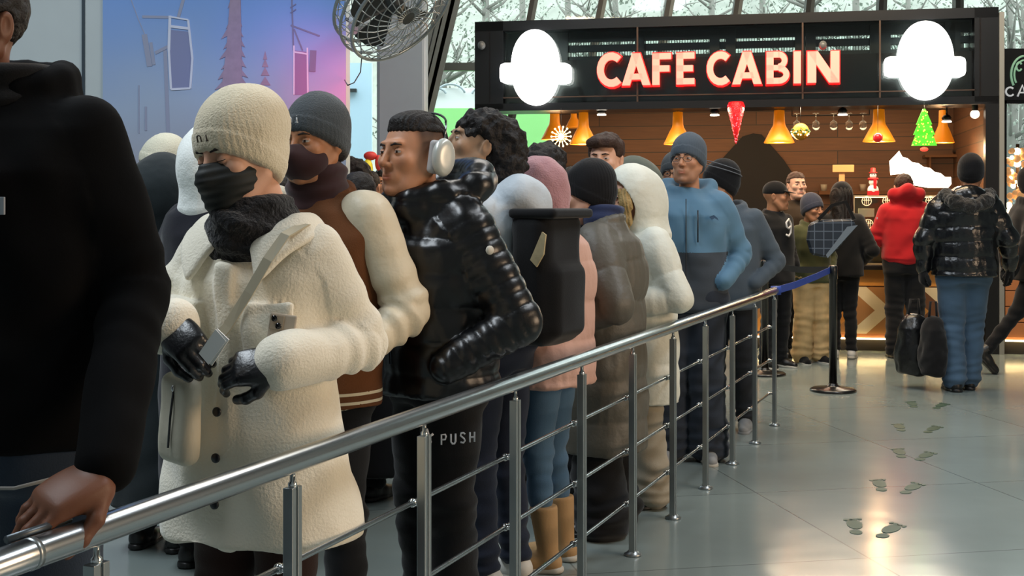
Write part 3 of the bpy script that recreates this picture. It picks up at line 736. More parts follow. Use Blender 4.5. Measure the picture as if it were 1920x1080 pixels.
# ------------------------------------------------------------------ big cage fan
fr_ = thing('cage_fan', 'large wire cage fan hanging in front of the grey column', 'fan', W(738, 5, 8.4))
ax_ = Vector((.60, -.38, -.66)).normalized(); u_ = ax_.orthogonal().normalized(); v_ = ax_.cross(u_)
FM = Matrix(((u_.x, v_.x, ax_.x, 0), (u_.y, v_.y, ax_.y, 0), (u_.z, v_.z, ax_.z, 0), (0, 0, 0, 1)))
WIRE = mat('fan_wire', 'a9b0b0', rough=.3, metal=.8); FBL = mat('fan_blade', '2c302f', rough=.4)
def ring(r, z, n=48): return [FM @ Vector((r*math.cos(2*PI*i/n), r*math.sin(2*PI*i/n), z)) for i in range(n)]
c_ = MB(); c_.tube(ring(.40, .10), .012, 8, closed=True); c_.tube(ring(.40, -.10), .012, 8, closed=True); c_.tube(ring(.42, 0), .010, 8, closed=True); c_.build('guard_ring', WIRE, fr_)
for z_, s_ in ((.10, 1), (-.10, -1)):
    c_ = MB()
    for r_ in (.09, .16, .23, .30, .36): c_.tube(ring(r_, z_ + s_*.07*(1-(r_/.4)**2)), .0035, 6, closed=True)
    for i in range(30):
        a = 2*PI*i/30
        c_.tube([FM @ Vector((r_*math.cos(a+(.4-r_)*1.2), r_*math.sin(a+(.4-r_)*1.2), z_ + s_*.07*(1-(r_/.4)**2))) for r_ in (.05, .15, .25, .33, .40)], .0035, 6)
    c_.build('wire_guard', WIRE, fr_)
c_ = MB()
for i in range(24):
    a = 2*PI*i/24; c_.tube([FM @ Vector((.40*math.cos(a), .40*math.sin(a), z_)) for z_ in (-.1, -.03)] + [FM @ Vector((.42*math.cos(a), .42*math.sin(a), 0))] + [FM @ Vector((.40*math.cos(a), .40*math.sin(a), z_)) for z_ in (.03, .1)], .004, 6)
c_.build('side_guard', WIRE, fr_)
for i in range(5):
    c_ = MB(); a = 2*PI*i/5
    def bp_(r_, t, z_): return FM @ Vector((r_*math.cos(a+t), r_*math.sin(a+t), z_))
    c_.prism([bp_(.06, -.3, -.02), bp_(.34, -.28, -.045), bp_(.36, .05, 0), bp_(.33, .34, .045), bp_(.06, .4, .02)], FM.to_3x3() @ Vector((0, 0, .006))); c_.build('blade', FBL, fr_)
c_ = MB(); c_.lathe([(.02, -.16), (.07, -.15), (.075, -.02), (.05, .06), (.01, .07)], 24, FM); c_.build('motor', FBL, fr_)
c_ = MB(); c_.tube([FM @ Vector((0, 0, -.15)), FM @ Vector((0, 0, -.32)) + Vector((0, .0, .2)), Vector((-.25, .3, 1.2)), Vector((-.25, .3, 4.99-1.42+1.42-fr_.location.z+1.4))], .03, 10); c_.build('hanger_pole', DKFR, fr_)
cb = MB(); cb.tube([p_ - fr_.location for p_ in (W(676, 80, 8.5), W(678, 110, 8.5), W(676, 135, 8.5), W(664, 155, 8.5), W(652, 160, 8.5), W(646, 150, 9.1))], .004, 6); cb.build('power_cable', DKFR, fr_)
# truss bits behind the fan
tb = thing('spotlight', 'white stage spotlight on a black arm left of the cage fan', 'lamp', W(672, 40, 9.0))
c_ = MB(); c_.tube([(-.09, 0, .02), (.02, 0, -.05), (.12, 0, -.10)], .012, 8); c_.tube([(.0, .0, -.04), (.02, .05, .4), (.02, .05, 6.4-tb.location.z)], .012, 8); c_.build('arm', DKFR, tb)
c_ = MB(); c_.lathe([(.02, -.1), (.06, -.09), (.075, .08), (.06, .09)], 20, Euler((1.1, .6, 0)).to_matrix().to_4x4()); c_.build('lamp_housing', mat('white_enamel', 'd8dce0', rough=.4), tb)

# ------------------------------------------------------------------ outside
g = MB(); g.box((-40, 17.3, -.3), (45, 90, -.12)); struct(g.build('ground_outside', mat('outside_ground', '8e948e', rough=.9, var=.2, vscale=.5))).name = 'floor_outside'
HILL = mat('hill_scrub', '84877f', rough=1, var=.4, vscale=1.6)
hb = bmesh.new(); nx_, ny_ = 60, 24; vv = []
for j in range(ny_):
    for i in range(nx_):
        X_ = -45 + i*1.7; Y_ = 28 + j*1.6; z_ = max(-.2, (Y_-30)*.62) + 1.2*math.sin(X_*.23)+.8*math.sin(X_*.61+Y_*.4)*min(1, (Y_-28)/8)
        vv.append(hb.verts.new((X_, Y_, z_ if j else -.3)))
for j in range(ny_-1):
    for i in range(nx_-1): f_ = hb.faces.new((vv[j*nx_+i], vv[j*nx_+i+1], vv[(j+1)*nx_+i+1], vv[(j+1)*nx_+i])); f_.smooth = True
me = bpy.data.meshes.new('hillside'); hb.to_mesh(me); hb.free(); me.materials.append(HILL)
hl = link(bpy.data.objects.new('hillside', me)); struct(hl)
BARK = mat('bark', '6e6c66', rough=.9); LEAF = mat('grey_green_foliage', '757d72', rough=.9, var=.4, vscale=5)
rt = random.Random(11)
for i, (px, Y_, h_) in enumerate([(820, 24, 7), (905, 27, 8), (975, 25, 7.5), (1060, 27, 8), (1150, 24, 7), (1240, 26, 8), (1330, 24, 7.5), (1425, 27, 8), (1520, 25, 7.5), (1600, 26, 8), (1700, 24, 7), (1790, 27, 8), (1890, 25, 7.5), (1915, 30, 9)]):
    Y_ = (25, 29.5, 34, 38.5)[i % 4]; h_ = h_*Y_/25; p = W(px, 387, Y_); t_ = thing('tree', 'pale leafless tree outside the glass', 'tree', (p.x, p.y, -.15), 0, 'trees outside behind the glass')
    t_['label'] = ('pale bare tree outside, seen through the glass above the ' + ['left end of the dark sign', 'gap between column and kiosk', 'left white emblem', 'letter C of the sign', 'letter F of the sign', 'gap between the two sign words', 'letter C of the second word', 'letter B of the sign', 'letter N of the sign', 'dark space right of the letters', 'right white emblem', 'right end of the dark sign', 'kiosk corner post on the right', 'smaller sign at the right edge'][i])
    c_ = MB(); c_.tube([(0, 0, 0), (.1, 0, h_*.5), (0, .1, h_)], [.16, .11, .02], 8)
    for j in range(22):
        z0 = h_*rt.uniform(.25, .95); a = rt.uniform(0, 2*PI); l_ = (h_-z0)*.16+.6
        e_ = Vector((math.cos(a)*l_, math.sin(a)*l_, z0+l_*.7)); c_.tube([(0.05, 0, z0), Vector((0.05, 0, z0)).lerp(e_, .5)+Vector((0, 0, -.1)), e_], [.045, .03, .008], 5)
        for _ in range(3):
            q_ = e_.lerp(Vector((0, 0, z0)), rt.uniform(.1, .6)); c_.tube([q_, q_+Vector((rt.uniform(-.5, .5), rt.uniform(-.5, .5), rt.uniform(.1, .6)))], [.018, .006], 4)
    c_.build('trunk_and_branches', BARK, t_)
    lf = bmesh.new()
    for j in range(1500):
        z0 = h_*rt.uniform(.15, 1.05); a = rt.uniform(0, 2*PI); l_ = rt.uniform(0, 1)**.6*((h_*1.05-z0)*.12+.8); c0 = Vector((math.cos(a)*l_, math.sin(a)*l_, z0)); s_ = rt.uniform(.02, .06)
        n_ = Vector((rt.uniform(-1, 1), rt.uniform(-1, 1), rt.uniform(-1, 1))).normalized(); u2 = n_.orthogonal().normalized()*s_; v2 = n_.cross(u2)
        lf.faces.new([lf.verts.new(c0+a_*u2+b_*v2) for a_, b_ in ((-1, 0), (0, -.6), (1, 0), (0, .6))])
    me = bpy.data.meshes.new('foliage'); lf.to_mesh(me); lf.free(); me.materials.append(LEAF); link(bpy.data.objects.new('foliage', me), t_)
# bright hoardings outside, left of the kiosk
ho = MB(); Yh = 21.5
p0, p1 = W(745, 165, Yh), W(1060, 205, Yh); ho.box((p0.x, Yh, W(0, 203, Yh).z), (p1.x, Yh+.1, p0.z)); hb_ = ho.build('hoarding', mat('white_hoarding', 'f4f6f6', rough=.8)); tag(hb_, 'white hoarding board outside the glass, above the green one', 'hoarding')
ho = MB(); ho.box((W(800, 0, Yh).x, Yh-.02, -.12), (W(1100, 0, Yh).x, Yh+.1, W(0, 203, Yh).z)); tag(ho.build('hoarding', mat('green_hoarding', 'a0e890', rough=.8)), 'light green hoarding board outside the glass beside the kiosk', 'hoarding')
dk = MB()
for c0, r0 in ((845, 30), (905, 22), (820, 18)):
    p = W(c0, 178, Yh-.06); dk.tube([(p.x + r0*.008*math.cos(t), p.y, p.z + r0*.006*math.sin(t)) for t in np.linspace(.2, 3.0, 14)], .02, 6)
dk.build('painted_arches', mat('pale_grey_line', 'a9b4bb', rough=.8), hb_)

# ------------------------------------------------------------------ handrail
BRUSH = mat('brushed_steel', 'b4b8ba', rough=.24, metal=1, bump=(40, .03, .002), aniso=.3); STL = mat('satin_steel', '9fa5a6', rough=.34, metal=.9); STLD = mat('satin_steel_dark', '565c60', rough=.4, metal=.8)
def railXY(k): x = 1900.8 - 1.5498/k; return Vector(((x-960)*k, FPX*k, 0))
A_, B_ = railXY(.0030), railXY(.0010); rd = (A_ - B_).normalized(); rn = Vector((-rd.y, rd.x, 0))   # rn points to the queue
rl = thing('handrail', 'long stainless steel handrail with posts and thin rods in front of the queue', 'handrail', railXY(.001146))
o_ = rl.location
def rp(k, z, off=0): p = railXY(k) - o_ + rn*off; return (p.x, p.y, z)
k0, k1 = .00072, .003475
c_ = MB(); c_.tube([rp(k0, .872), rp(.00085, .872)] + [rp(k, .872) for k in np.linspace(.0009, k1, 12)], .0255, 24); c_.build('top_rail', BRUSH, rl)
c_ = MB(); c_.tube([rp(.000838, .872), rp(.000843, .872)], .0262, 24); c_.build('rail_joint', STL, rl); c_ = MB(); c_.tube([rp(k1, .872), rp(k1+.00001, .872)], .0285, 24); c_.build('end_cap', STL, rl)
c_ = MB(); p = rp(.00088, .900); c_.tube([rp(.00083, .899, .022), rp(.000885, .899, .022)], .007, 8); c_.build('rail_bracket', STLD, rl)
ks = [.000655, .000901 + .0] + [.001146 + i*.000256 for i in range(10)]
ks[-1] = .003455
ang = math.atan2(rd.y, rd.x)
for i, kk in enumerate(ks):
    P0 = Vector(rp(kk, 0)); Mx = Matrix.Translation(P0) @ Matrix.Rotation(ang, 4, 'Z')
    c_ = MB()
    c_.box((-.020, -.012, .012), (-.004, .012, .818), Mx, bev=.0015); c_.box((.004, -.012, .012), (.020, .012, .818), Mx, bev=.0015)
    c_.box((-.005, -.008, .03), (.005, .008, .815), Mx)
    po = c_.build('post', STL, rl)
    c_ = MB(); c_.lathe([(.010, .812), (.010, .826), (.006, .830), (.006, .848)], 12, Matrix.Translation(P0)); c_.build('post_cap', mat('bright_steel', 'd9dcdc', rough=.15, metal=1), po)
    c_ = MB(); c_.lathe([(.036, .0), (.036, .008), (.024, .014), (.02, .02)], 20, Matrix.Translation(P0)); c_.build('foot_plate', STL, po)
    for z_ in (.205, .420, .638):
        c_ = MB(); c_.tube([P0 + Vector((0, 0, z_)) + rn*.010, P0 + Vector((0, 0, z_)) + rn*.036], .008, 10); c_.ball(P0 + Vector((0, 0, z_)) + rn*.034, .0125, 12); c_.build('rod_clamp', mat('bright_steel', 'd9dcdc'), po)
for z_ in (.205, .420, .638):
    c_ = MB(); c_.tube([rp(k, z_, .034) for k in np.linspace(.00065, .003465, 12)], .0075, 12); c_.build('rod', BRUSH, rl)

# ------------------------------------------------------------------ belt stanchion
BLKM = mat('black_metal', '111213', rough=.35, metal=.2, coat=.4); BELTB = mat('blue_belt', '26469f', rough=.6); BELTK = mat('black_belt', '141416', rough=.7)
sx, sy = at(1562, .0041)
st = thing('belt_stanchion', 'black belt stanchion on a round base in front of the kiosk', 'stanchion', (sx, sy, 0))
c_ = MB(); c_.lathe([(.01, 0), (.175, 0), (.175, .014), (.16, .024), (.06, .034), (.035, .05), (.035, .06)], 40); c_.build('base', BLKM, st)
c_ = MB(); c_.lathe([(.030, .04), (.030, .86), (.036, .865), (.036, .955), (.03, .965), (.01, .968)], 24); c_.build('pole', BLKM, st)
e_ = Vector(rp(k1, .872)) + o_ - Vector((sx, sy, 0))
c_ = MB(); c_.strap([e_ + Vector((0, 0, -.0)), e_*.66 + Vector((-.02, 0, .30)) , e_*.33 + Vector((0, 0, .62)), Vector((-.03, -.02, .93))], Vector((e_.y, -e_.x, 0)).normalized(), .048, .003); c_.build('blue_belt', BELTB, st)
c_ = MB(); c_.tube([Vector(rp(k1, .845)) + o_ - Vector((sx, sy, 0)), Vector(rp(k1, .90)) + o_ - Vector((sx, sy, 0))], .034, 12); c_.build('belt_clip', BELTB, st)
w0 = Vector((*at(1436, .0045), .0)) - Vector((sx, sy, 0))
c_ = MB(); c_.strap([Vector((-.03, .02, .93)), w0*.5 + Vector((0, 0, .91)), w0 + Vector((0, 0, .93))], Vector((w0.y, -w0.x, 0)).normalized(), .05, .003); c_.build('black_belt', BELTK, st)
s2x, s2y = at(1434, .0045)
st2 = thing('belt_stanchion', 'black belt stanchion farther back, mostly hidden behind the queue end', 'stanchion', (s2x, s2y, 0))
for ch in [o for o in st.children if o.name.startswith(('base', 'pole'))]:
    q = ch.copy(); COL.objects.link(q); q.parent = st2

# ------------------------------------------------------------------ footprint stickers
STK = mat('green_sticker', '2f4a3c', rough=.5)
nm = ['nearest', 'second nearest', 'middle', 'second farthest', 'farthest']
for i, (a, b_) in enumerate([((1603, 986), (1668, 994)), ((1650, 909), (1709, 915)), ((1687, 849), (1734, 855)), ((1687, 801), (1748, 805)), ((1711, 758), (1763, 761))]):
    for (x_, y_), sd in ((a, 'left'), (b_, 'right')):
        k_ = HC/(y_-HY); X_, Y_ = at(x_, k_); c_ = MB()
        sg = -1 if sd == 'left' else 1
        def el_(cx, cy, rx, ry): return [(cx+rx*math.cos(t), cy+ry*math.sin(t), 0) for t in np.linspace(0, 2*PI, 14)[:-1]]
        c_.prism(el_(0, .02, .030, .075), (0, 0, .002)); c_.prism(el_(sg*.005, -.10, .024, .035), (0, 0, .002))
        for t in range(4): c_.prism(el_(sg*(-.028+t*.019), .112-t*.009, .0085, .016), (0, 0, .002))
        q = c_.build('floor_sticker', STK); q.location = (X_, Y_, .0005); q.rotation_euler = (0, 0, R(-22) + sg*R(-12)); q.scale = (1.15, 1.15, 1)
        tag(q, f'{sd} green footprint sticker of the {nm[i]} pair on the grey floor', 'floor sticker', 'footprint stickers on the floor')
# ------------------------------------------------------------------ the cafe kiosk
KO = Vector((-.387, 13.3, 0)); KA = math.atan2(-1.01, 5.057); KU = Vector((math.cos(KA), math.sin(KA), 0)); KV = Vector((-math.sin(KA), math.cos(KA), 0))
def K(x, y, v=0.0):
    """point on the vertical plane v metres behind the kiosk front, seen at photo pixel x, y -> kiosk coordinates"""
    t = (x - 960)/FPX; u = (t*(KO.y + v*KV.y) - KO.x - v*KV.x)/(KU.x - t*KU.y); Y = KO.y + u*KU.y + v*KV.y
    return Vector((u, v, HC - (y - HY)*Y/FPX))
KM = Matrix.Translation(KO) @ Matrix.Rotation(KA, 4, 'Z')
def kthing(name, label, cat, p=(0, 0, 0), group=None): return thing(name, label, cat, KM @ Vector(p), KA, group)
WOOD = mat('kiosk_wood', '8a5a30', rough=.55, bump=(30, .2, .003))
N, Lk = nodes(WOOD); b = N['Principled BSDF']; tc = [q for q in N if q.type == 'TEX_COORD'][0]
wv = N.new('ShaderNodeTexBrick'); wv.inputs['Scale'].default_value = 1; wv.inputs['Brick Width'].default_value = 1.9; wv.inputs['Row Height'].default_value = .16; wv.inputs['Mortar Size'].default_value = .005
wv.inputs['Color1'].default_value = (*srgb('7e4f28'), 1); wv.inputs['Color2'].default_value = (*srgb('683d1a'), 1); wv.inputs['Mortar'].default_value = (*srgb('2c190c'), 1)
mp = N.new('ShaderNodeMapping'); mp.inputs['Rotation'].default_value = (R(90), 0, 0); Lk.new(tc.outputs['Object'], mp.inputs['Vector']); Lk.new(mp.outputs['Vector'], wv.inputs['Vector'])
nw = N.new('ShaderNodeTexNoise'); nw.inputs['Scale'].default_value = 3; nw.inputs['Detail'].default_value = 8; mp2 = N.new('ShaderNodeMapping'); mp2.inputs['Scale'].default_value = (1, 1, 14); Lk.new(tc.outputs['Object'], mp2.inputs['Vector']); Lk.new(mp2.outputs['Vector'], nw.inputs['Vector'])
mx = N.new('ShaderNodeMix'); mx.data_type = 'RGBA'; mx.blend_type = 'MULTIPLY'; mx.inputs[0].default_value = .55; Lk.new(wv.outputs['Color'], mx.inputs[6]); Lk.new(nw.outputs['Fac'], mx.inputs[7])
br_ = N.new('ShaderNodeBrightContrast'); br_.inputs['Bright'].default_value = .03; Lk.new(mx.outputs[2], br_.inputs[0]); Lk.new(br_.outputs[0], b.inputs['Base Color'])
KBLK = mat('kiosk_black_steel', '15171a', rough=.35, metal=.3); KDK = mat('kiosk_dark_panel', '1a1413', rough=.25); COUNT = mat('counter_top_dark', '1c1713', rough=.3)
OAK = mat('oak_panel', 'dc9440', rough=.5, var=.15, vscale=5); OAKL = mat('oak_pale', 'f4dcae', rough=.5, var=.1); OAKD = mat('oak_dark', '7c4d2b', rough=.5, var=.15); OAKM = mat('oak_mid', 'b98048', rough=.5, var=.1)
WLED = mat('white_sign_light', 'ffffff', emit='ffffff', estr=5.0); RLED = mat('pink_red_letter', 'ff9080', emit='ff7a6c', estr=1.5); REDG = mat('red_letter_halo', 'e01818', emit='ff1a1a', estr=2.2)
WARM = mat('warm_lamp_disc', 'fff0d0', emit='ffe2b0', estr=7); BULB = mat('spot_bulb', 'ffffff', emit='fff2dd', estr=9)

UW = 5.16; zt0, zt1 = K(890, 40).z, K(1872, 14).z; ZT = (zt0+zt1)/2; ZB = (K(890, 200).z + K(1870, 196).z)/2
ks_ = thing('cafe_kiosk', 'black steel cafe kiosk with wooden interior and lit red letters', 'kiosk', KO, KA)
c_ = MB(); c_.box((0, 0, ZT-.10), (UW, .5, ZT)); c_.box((0, 0, ZB-.02), (UW, .5, ZB+.055)); c_.box((0, 0, ZB), (.30, .5, ZT)); c_.box((UW-.22, 0, ZB), (UW, .5, ZT)); c_.build('sign_box_frame', KBLK, ks_)
zs = K(1300, 105).z
c_ = MB(); c_.box((.3, .12, ZB+.05), (UW-.22, .15, zs)); c_.build('sign_back_panel', KDK, ks_)
c_ = MB()
for y in (53, 79, 101):
    z = K(1300, y).z; c_.box((.3, .30, z-.035), (UW-.2, .36, z+.035))
c_.box((.3, .28, ZT-.2), (UW-.2, .34, ZT-.09))
for x in (1057, 1200, 1340, 1370, 1500, 1520, 1640, 1660, 1780, 1790):
    u = K(x, 80, .3).x; c_.box((u-.05, .26, zs), (u+.05, .34, ZT-.05))
c_.box((.3, .26, zs), (K(1057, 80, .3).x, .34, ZT-.05))
c_.build('ventilation_slats', KBLK, ks_)
c_ = MB()
for i in range(150):
    u = .9 + i*(UW-1.1)/150; c_.box((u, .33, zs), (u+.006, .345, ZT-.1))
mg = c_.build('mesh_grille', KBLK, ks_)
c_ = MB(); c_.box((.32, .02, ZB+.06), (UW-.24, .03, ZT-.11)); c_.build('sign_glass', GLASS, ks_)
c_ = MB()
for x in (918, 1195, 1505, 1650, 1838):
    u = K(x, 80).x; c_.box((u-.008, .0, ZB+.05), (u+.008, .03, ZT-.1))
z = ZB+.11; c_.box((.3, .0, z), (UW-.2, .02, z+.012)); c_.build('glass_trim', mat('brown_trim', '4a3a30', rough=.4, metal=.4), ks_)
for x, r in ((903, .028), (1543, .032)):
    p = K(x, 85, -.06); c_ = MB(); c_.ball(p, (.04, .05, .045), 14); c_.tube([p, p + Vector((0, .08, .02))], .012, 8); c_.build('camera_dome', mat('grey_plastic', '5f6264', rough=.4), ks_)
# side frame posts and shell
for u0, u1 in ((0, .10), (UW-.12, UW)):
    c_ = MB(); c_.box((u0, 0, 0 if u0 else .0), (u1, .12, ZB)); c_.build('corner_post', KBLK, ks_)
c_ = MB(); c_.box((UW+.005, -.01, 0), (UW+.05, .03, ZT-.05)); c_.build('corner_strip', mat('pale_strip', '9a9a94', rough=.4, metal=.5), ks_)
KD = 2.7
c_ = MB(); c_.box((K(1045, 300, KD).x, KD, 0), (UW, KD+.05, 2.95)); c_.build('back_wall', WOOD, ks_)
c_ = MB(); c_.box((UW-.05, .12, 0), (UW, KD, 2.95)); c_.build('side_wall', WOOD, ks_)
c_ = MB(); c_.box((.0, .5, 2.78), (UW, KD+.05, 2.84)); c_.build('kiosk_ceiling', mat('kiosk_ceiling_brown', '3a2416', rough=.7), ks_)
c_ = MB(); c_.box((K(1045, 300, KD).x-.06, KD-.06, 0), (K(1045, 300, KD).x, KD+.05, 2.8)); c_.build('back_post', KBLK, ks_)
v = KD-.03
c_ = MB(); c_.prism([K(x, y, v) for x, y in ((1315, 470), (1325, 330), (1352, 300), (1392, 256), (1412, 250), (1428, 252), (1470, 300), (1500, 345), (1535, 400), (1560, 470))], (0, .02, 0)); c_.build('mountain_cutout', mat('matt_black_paint', '1c1c20', rough=.7), ks_)
# letters
def arc(cx, cy, rx, ry, a0, a1, n=14): return [(cx+rx*math.cos(R(t)), cy+ry*math.sin(R(t))) for t in np.linspace(a0, a1, n)]
def sector(cx, cy, rx, ry, t, a0, a1, n=16):
    o, i = arc(cx, cy, rx, ry, a0, a1, n), arc(cx, cy, rx-t, ry-t, a0, a1, n); return [[o[j], o[j+1], i[j+1], i[j]] for j in range(n-1)]
T_ = .22
GL = {'C': (.78, sector(.48, .5, .48, .52, T_, 48, 312)),
      'A': (.86, [[(0, 0), (.235, 0), (.545, 1), (.31, 1)], [(.86, 0), (.625, 0), (.315, 1), (.55, 1)], [(.22, .18), (.64, .18), (.60, .36), (.26, .36)]]),
      'F': (.60, [[(0, 0), (T_, 0), (T_, 1), (0, 1)], [(0, 1), (.58, 1), (.58, .81), (0, .81)], [(0, .61), (.53, .61), (.53, .42), (0, .42)]]),
      'E': (.60, [[(0, 0), (T_, 0), (T_, 1), (0, 1)], [(0, 1), (.58, 1), (.58, .81), (0, .81)], [(0, .60), (.53, .60), (.53, .41), (0, .41)], [(0, .19), (.58, .19), (.58, 0), (0, 0)]]),
      'B': (.70, [[(0, 0), (T_, 0), (T_, 1), (0, 1)]] + [[(0, a), (.40, a), (.40, b), (0, b)] for a, b in ((.82, 1), (.42, .58), (0, .18))] + sector(.36, .725, .28, .275, .17, -90, 90) + sector(.38, .285, .32, .285, .18, -90, 90)),
      'I': (.24, [[(0, 0), (T_, 0), (T_, 1), (0, 1)]]),
      'N': (.80, [[(0, 0), (T_, 0), (T_, 1), (0, 1)], [(.80, 0), (.80-T_, 0), (.80-T_, 1), (.80, 1)], [(0, 1), (.26, 1), (.80, 0), (.54, 0)]])}
def px_letter(ch, x0, x1, y0, y1):
    w_, polys = GL[ch]; a, b_ = K(x0, y1, -.09), K(x1, y0, -.09); sx_, sz_ = (b_.x-a.x)/w_, (b_.z-a.z)
    L_ = MB(); g_ = MB(); cx, cz = w_/2, .5
    for p in polys:
        q = [(a.x+x*sx_, -.09, a.z+z*sz_) for x, z in p]; L_.prism(q, (0, .05, 0))
        e = [(a.x+(cx+(x-cx)*1.07)*sx_, -.035, a.z+(cz+(z-cz)*1.09)*sz_) for x, z in p]; g_.prism(e, (0, .035, 0))
    lt = L_.build('sign_letter', RLED, ks_); g_.build('letter_halo', REDG, lt)  # larger red emissive copy imitates the halo around each letter
for ch, x0, x1, y0, y1 in (('C', 1119, 1163, 99, 162), ('A', 1166, 1219, 99, 160), ('F', 1223, 1259, 99, 159), ('E', 1268, 1303, 98, 158), ('C', 1325, 1367, 97, 159), ('A', 1373, 1428, 96, 158), ('B', 1437, 1480, 96, 157), ('I', 1488, 1503, 96, 156), ('N', 1514, 1574, 95, 155)):
    px_letter(ch, x0, x1, y0, y1)
for cx, cy, rx, ry, bx0, bx1, by0, by1 in ((1003, 126, 45, 71, 937, 1069, 118, 156), (1736, 113, 53, 74, 1659, 1811, 106, 143)):
    c_ = MB(); v = -.085; sup = []
    for t in np.linspace(0, 2*PI, 49)[:-1]:
        ct, s_ = math.cos(t), math.sin(t); e = 2/2.12; sup.append(K(cx + rx*math.copysign(abs(ct)**e, ct), cy - ry*math.copysign(abs(s_)**e, s_), v))
    c_.prism(sup, (0, .08, 0)); bx = []
    for (qx, qy, a0) in ((bx1-9, by0+9, 90), (bx0+9, by0+9, 180), (bx0+9, by1-9, 270), (bx1-9, by1-9, 360)):
        for t in np.linspace(a0, a0-90, 5): bx.append(K(qx+9*math.cos(R(t)), qy-9*math.sin(R(t)), v-.03))
    bx = [K(bx0+9, by0, v-.03), K(bx1-9, by0, v-.03), K(bx1-2, by0+3, v-.03), K(bx1, by0+9, v-.03), K(bx1, by1-9, v-.03), K(bx1-2, by1-3, v-.03), K(bx1-9, by1, v-.03), K(bx0+9, by1, v-.03), K(bx0+2, by1-3, v-.03), K(bx0, by1-9, v-.03), K(bx0, by0+9, v-.03), K(bx0+2, by0+3, v-.03)]
    c_.prism(bx, (0, .11, 0)); em = c_.build('lit_emblem', WLED, ks_)
    d_ = MB(); p = K(cx, cy+ry-10, -.04); d_.box((p.x-.02, -.06, ZB+.1), (p.x+.02, .02, p.z+.3)); d_.build('emblem_mount', KBLK, em)

# counter with chevron front
cc = kthing('counter', 'long kiosk counter with dark top and chevron wood front', 'counter', (K(1380, 600).x, .05, 0)); cu = K(1380, 600).x
ct0, ct1 = .0, K(1840, 600).x - cu; zc = K(1620, 497).z
c_ = MB(); c_.box((ct0-.02, -.08, zc-.045), (ct1+.02, .68, zc), bev=.006); c_.build('worktop', COUNT, cc)
c_ = MB(); c_.box((ct0, .0, .13), (ct1, .6, zc-.045)); c_.build('carcass', OAKD, cc)
c_ = MB(); c_.box((ct0, .03, .0), (ct1, .55, .13)); c_.build('plinth', mat('dark_plinth', '1c1512', rough=.6), cc)
def CP(x, y): p = K(x, y); return (p.x-cu, -.012, p.z)
c_ = MB(); c_.box((ct0, -.014, CP(0, 517)[2]), (ct1, 0, zc-.045)); c_.build('top_band', OAK, cc)
zb_, zt_ = .17, CP(0, 519)[2]; H_ = zt_-zb_
pal = [OAKL, OAKD, OAK, OAKM, OAKL, OAKM, OAK, OAKD]
for i in range(13):
    x0 = -.1 + i*.17; w_ = .17
    pts = [(x0, zt_), (x0+w_, zt_), (x0+w_+.25, zb_+H_/2), (x0+w_, zb_), (x0, zb_), (x0+.25, zb_+H_/2)]
    if x0+w_+.25 > ct1: break
    c_ = MB(); c_.prism([(max(0, x), -.012, z) for x, z in pts], (0, .012, 0)); c_.build('chevron_board', pal[(i+5) % 8], cc)
# plank counter at right
c2u = UW + .06
c2 = kthing('counter', 'horizontal plank counter right of the jeans man, dark top', 'counter', (c2u, .02, 0)); w2 = 1.6
c_ = MB(); c_.box((0, 0, .14), (w2, .6, .93)); c_.build('carcass', OAKD, c2)
for i in range(5): c_ = MB(); c_.box((0, -.018, .16+i*.152), (w2, 0, .16+i*.152+.142), bev=.004); c_.build('plank', mat('reddish_plank', 'a8683a', rough=.5, var=.12), c2)
c_ = MB(); c_.box((-.02, -.05, .93), (w2+.02, .64, .97)); c_.build('worktop', COUNT, c2)
c_ = MB(); c_.box((0, .03, 0), (w2, .55, .14)); c_.build('plinth', mat('dark_plinth', '1c1512'), c2)
c_ = MB(); c_.box((ct0, -.03, .115), (ct1, -.012, .13)); c_.build('plinth_light', mat('warm_strip', 'fff0c8', emit='ffdf9c', estr=14), cc)
c_ = MB(); c_.box((0, -.03, .125), (w2, -.012, .14)); c_.build('plinth_light', mat('warm_strip', 'fff0c8'), c2)

# display case
dc = kthing('display_case', 'glass pastry display case with warm lit shelves on the counter', 'display case', (K(1600, 400, .1).x, .12, zc)); du = K(1600, 400, .1).x
dw = K(1775, 400, .1).x - du; dh = K(1650, 366, .1).z - zc
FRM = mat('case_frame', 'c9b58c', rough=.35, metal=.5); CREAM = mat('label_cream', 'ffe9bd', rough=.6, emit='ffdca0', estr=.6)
c_ = MB()
for x_ in (0, dw*.36, dw-.02): c_.box((x_, 0, 0), (x_+.014, .014, dh))
for z_ in (dh-.015, dh*.47, .0): c_.box((0, 0, z_), (dw, .014, z_+.014))
for x_ in (0, dw-.02): c_.box((x_, .48, 0), (x_+.02, .5, dh))
c_.build('case_frame', FRM, dc)
c_ = MB(); c_.box((0, .004, 0), (dw, .008, dh)); c_.box((0, .01, 0), (.004, .5, dh)); c_.box((dw-.004, .01, 0), (dw, .5, dh)); c_.build('case_glass', GLASS, dc)
c_ = MB(); c_.box((0, .49, 0), (dw, .5, dh)); c_.build('case_back', mat('case_back_taupe', '8d7a5e', rough=.6), dc)
for z_ in (dh*.47, dh-.01, .02):
    c_ = MB(); c_.box((0, .02, z_-.006), (dw, .48, z_)); c_.build('shelf', mat('shelf_dark', '3a3026', rough=.3), dc)
c_ = MB(); c_.box((.02, .03, dh-.022), (dw-.02, .05, dh-.016)); c_.box((.02, .03, dh*.47-.018), (dw-.02, .05, dh*.47-.012)); c_.build('case_light', mat('warm_strip2', 'fff2d0', emit='ffe2ac', estr=6), dc)
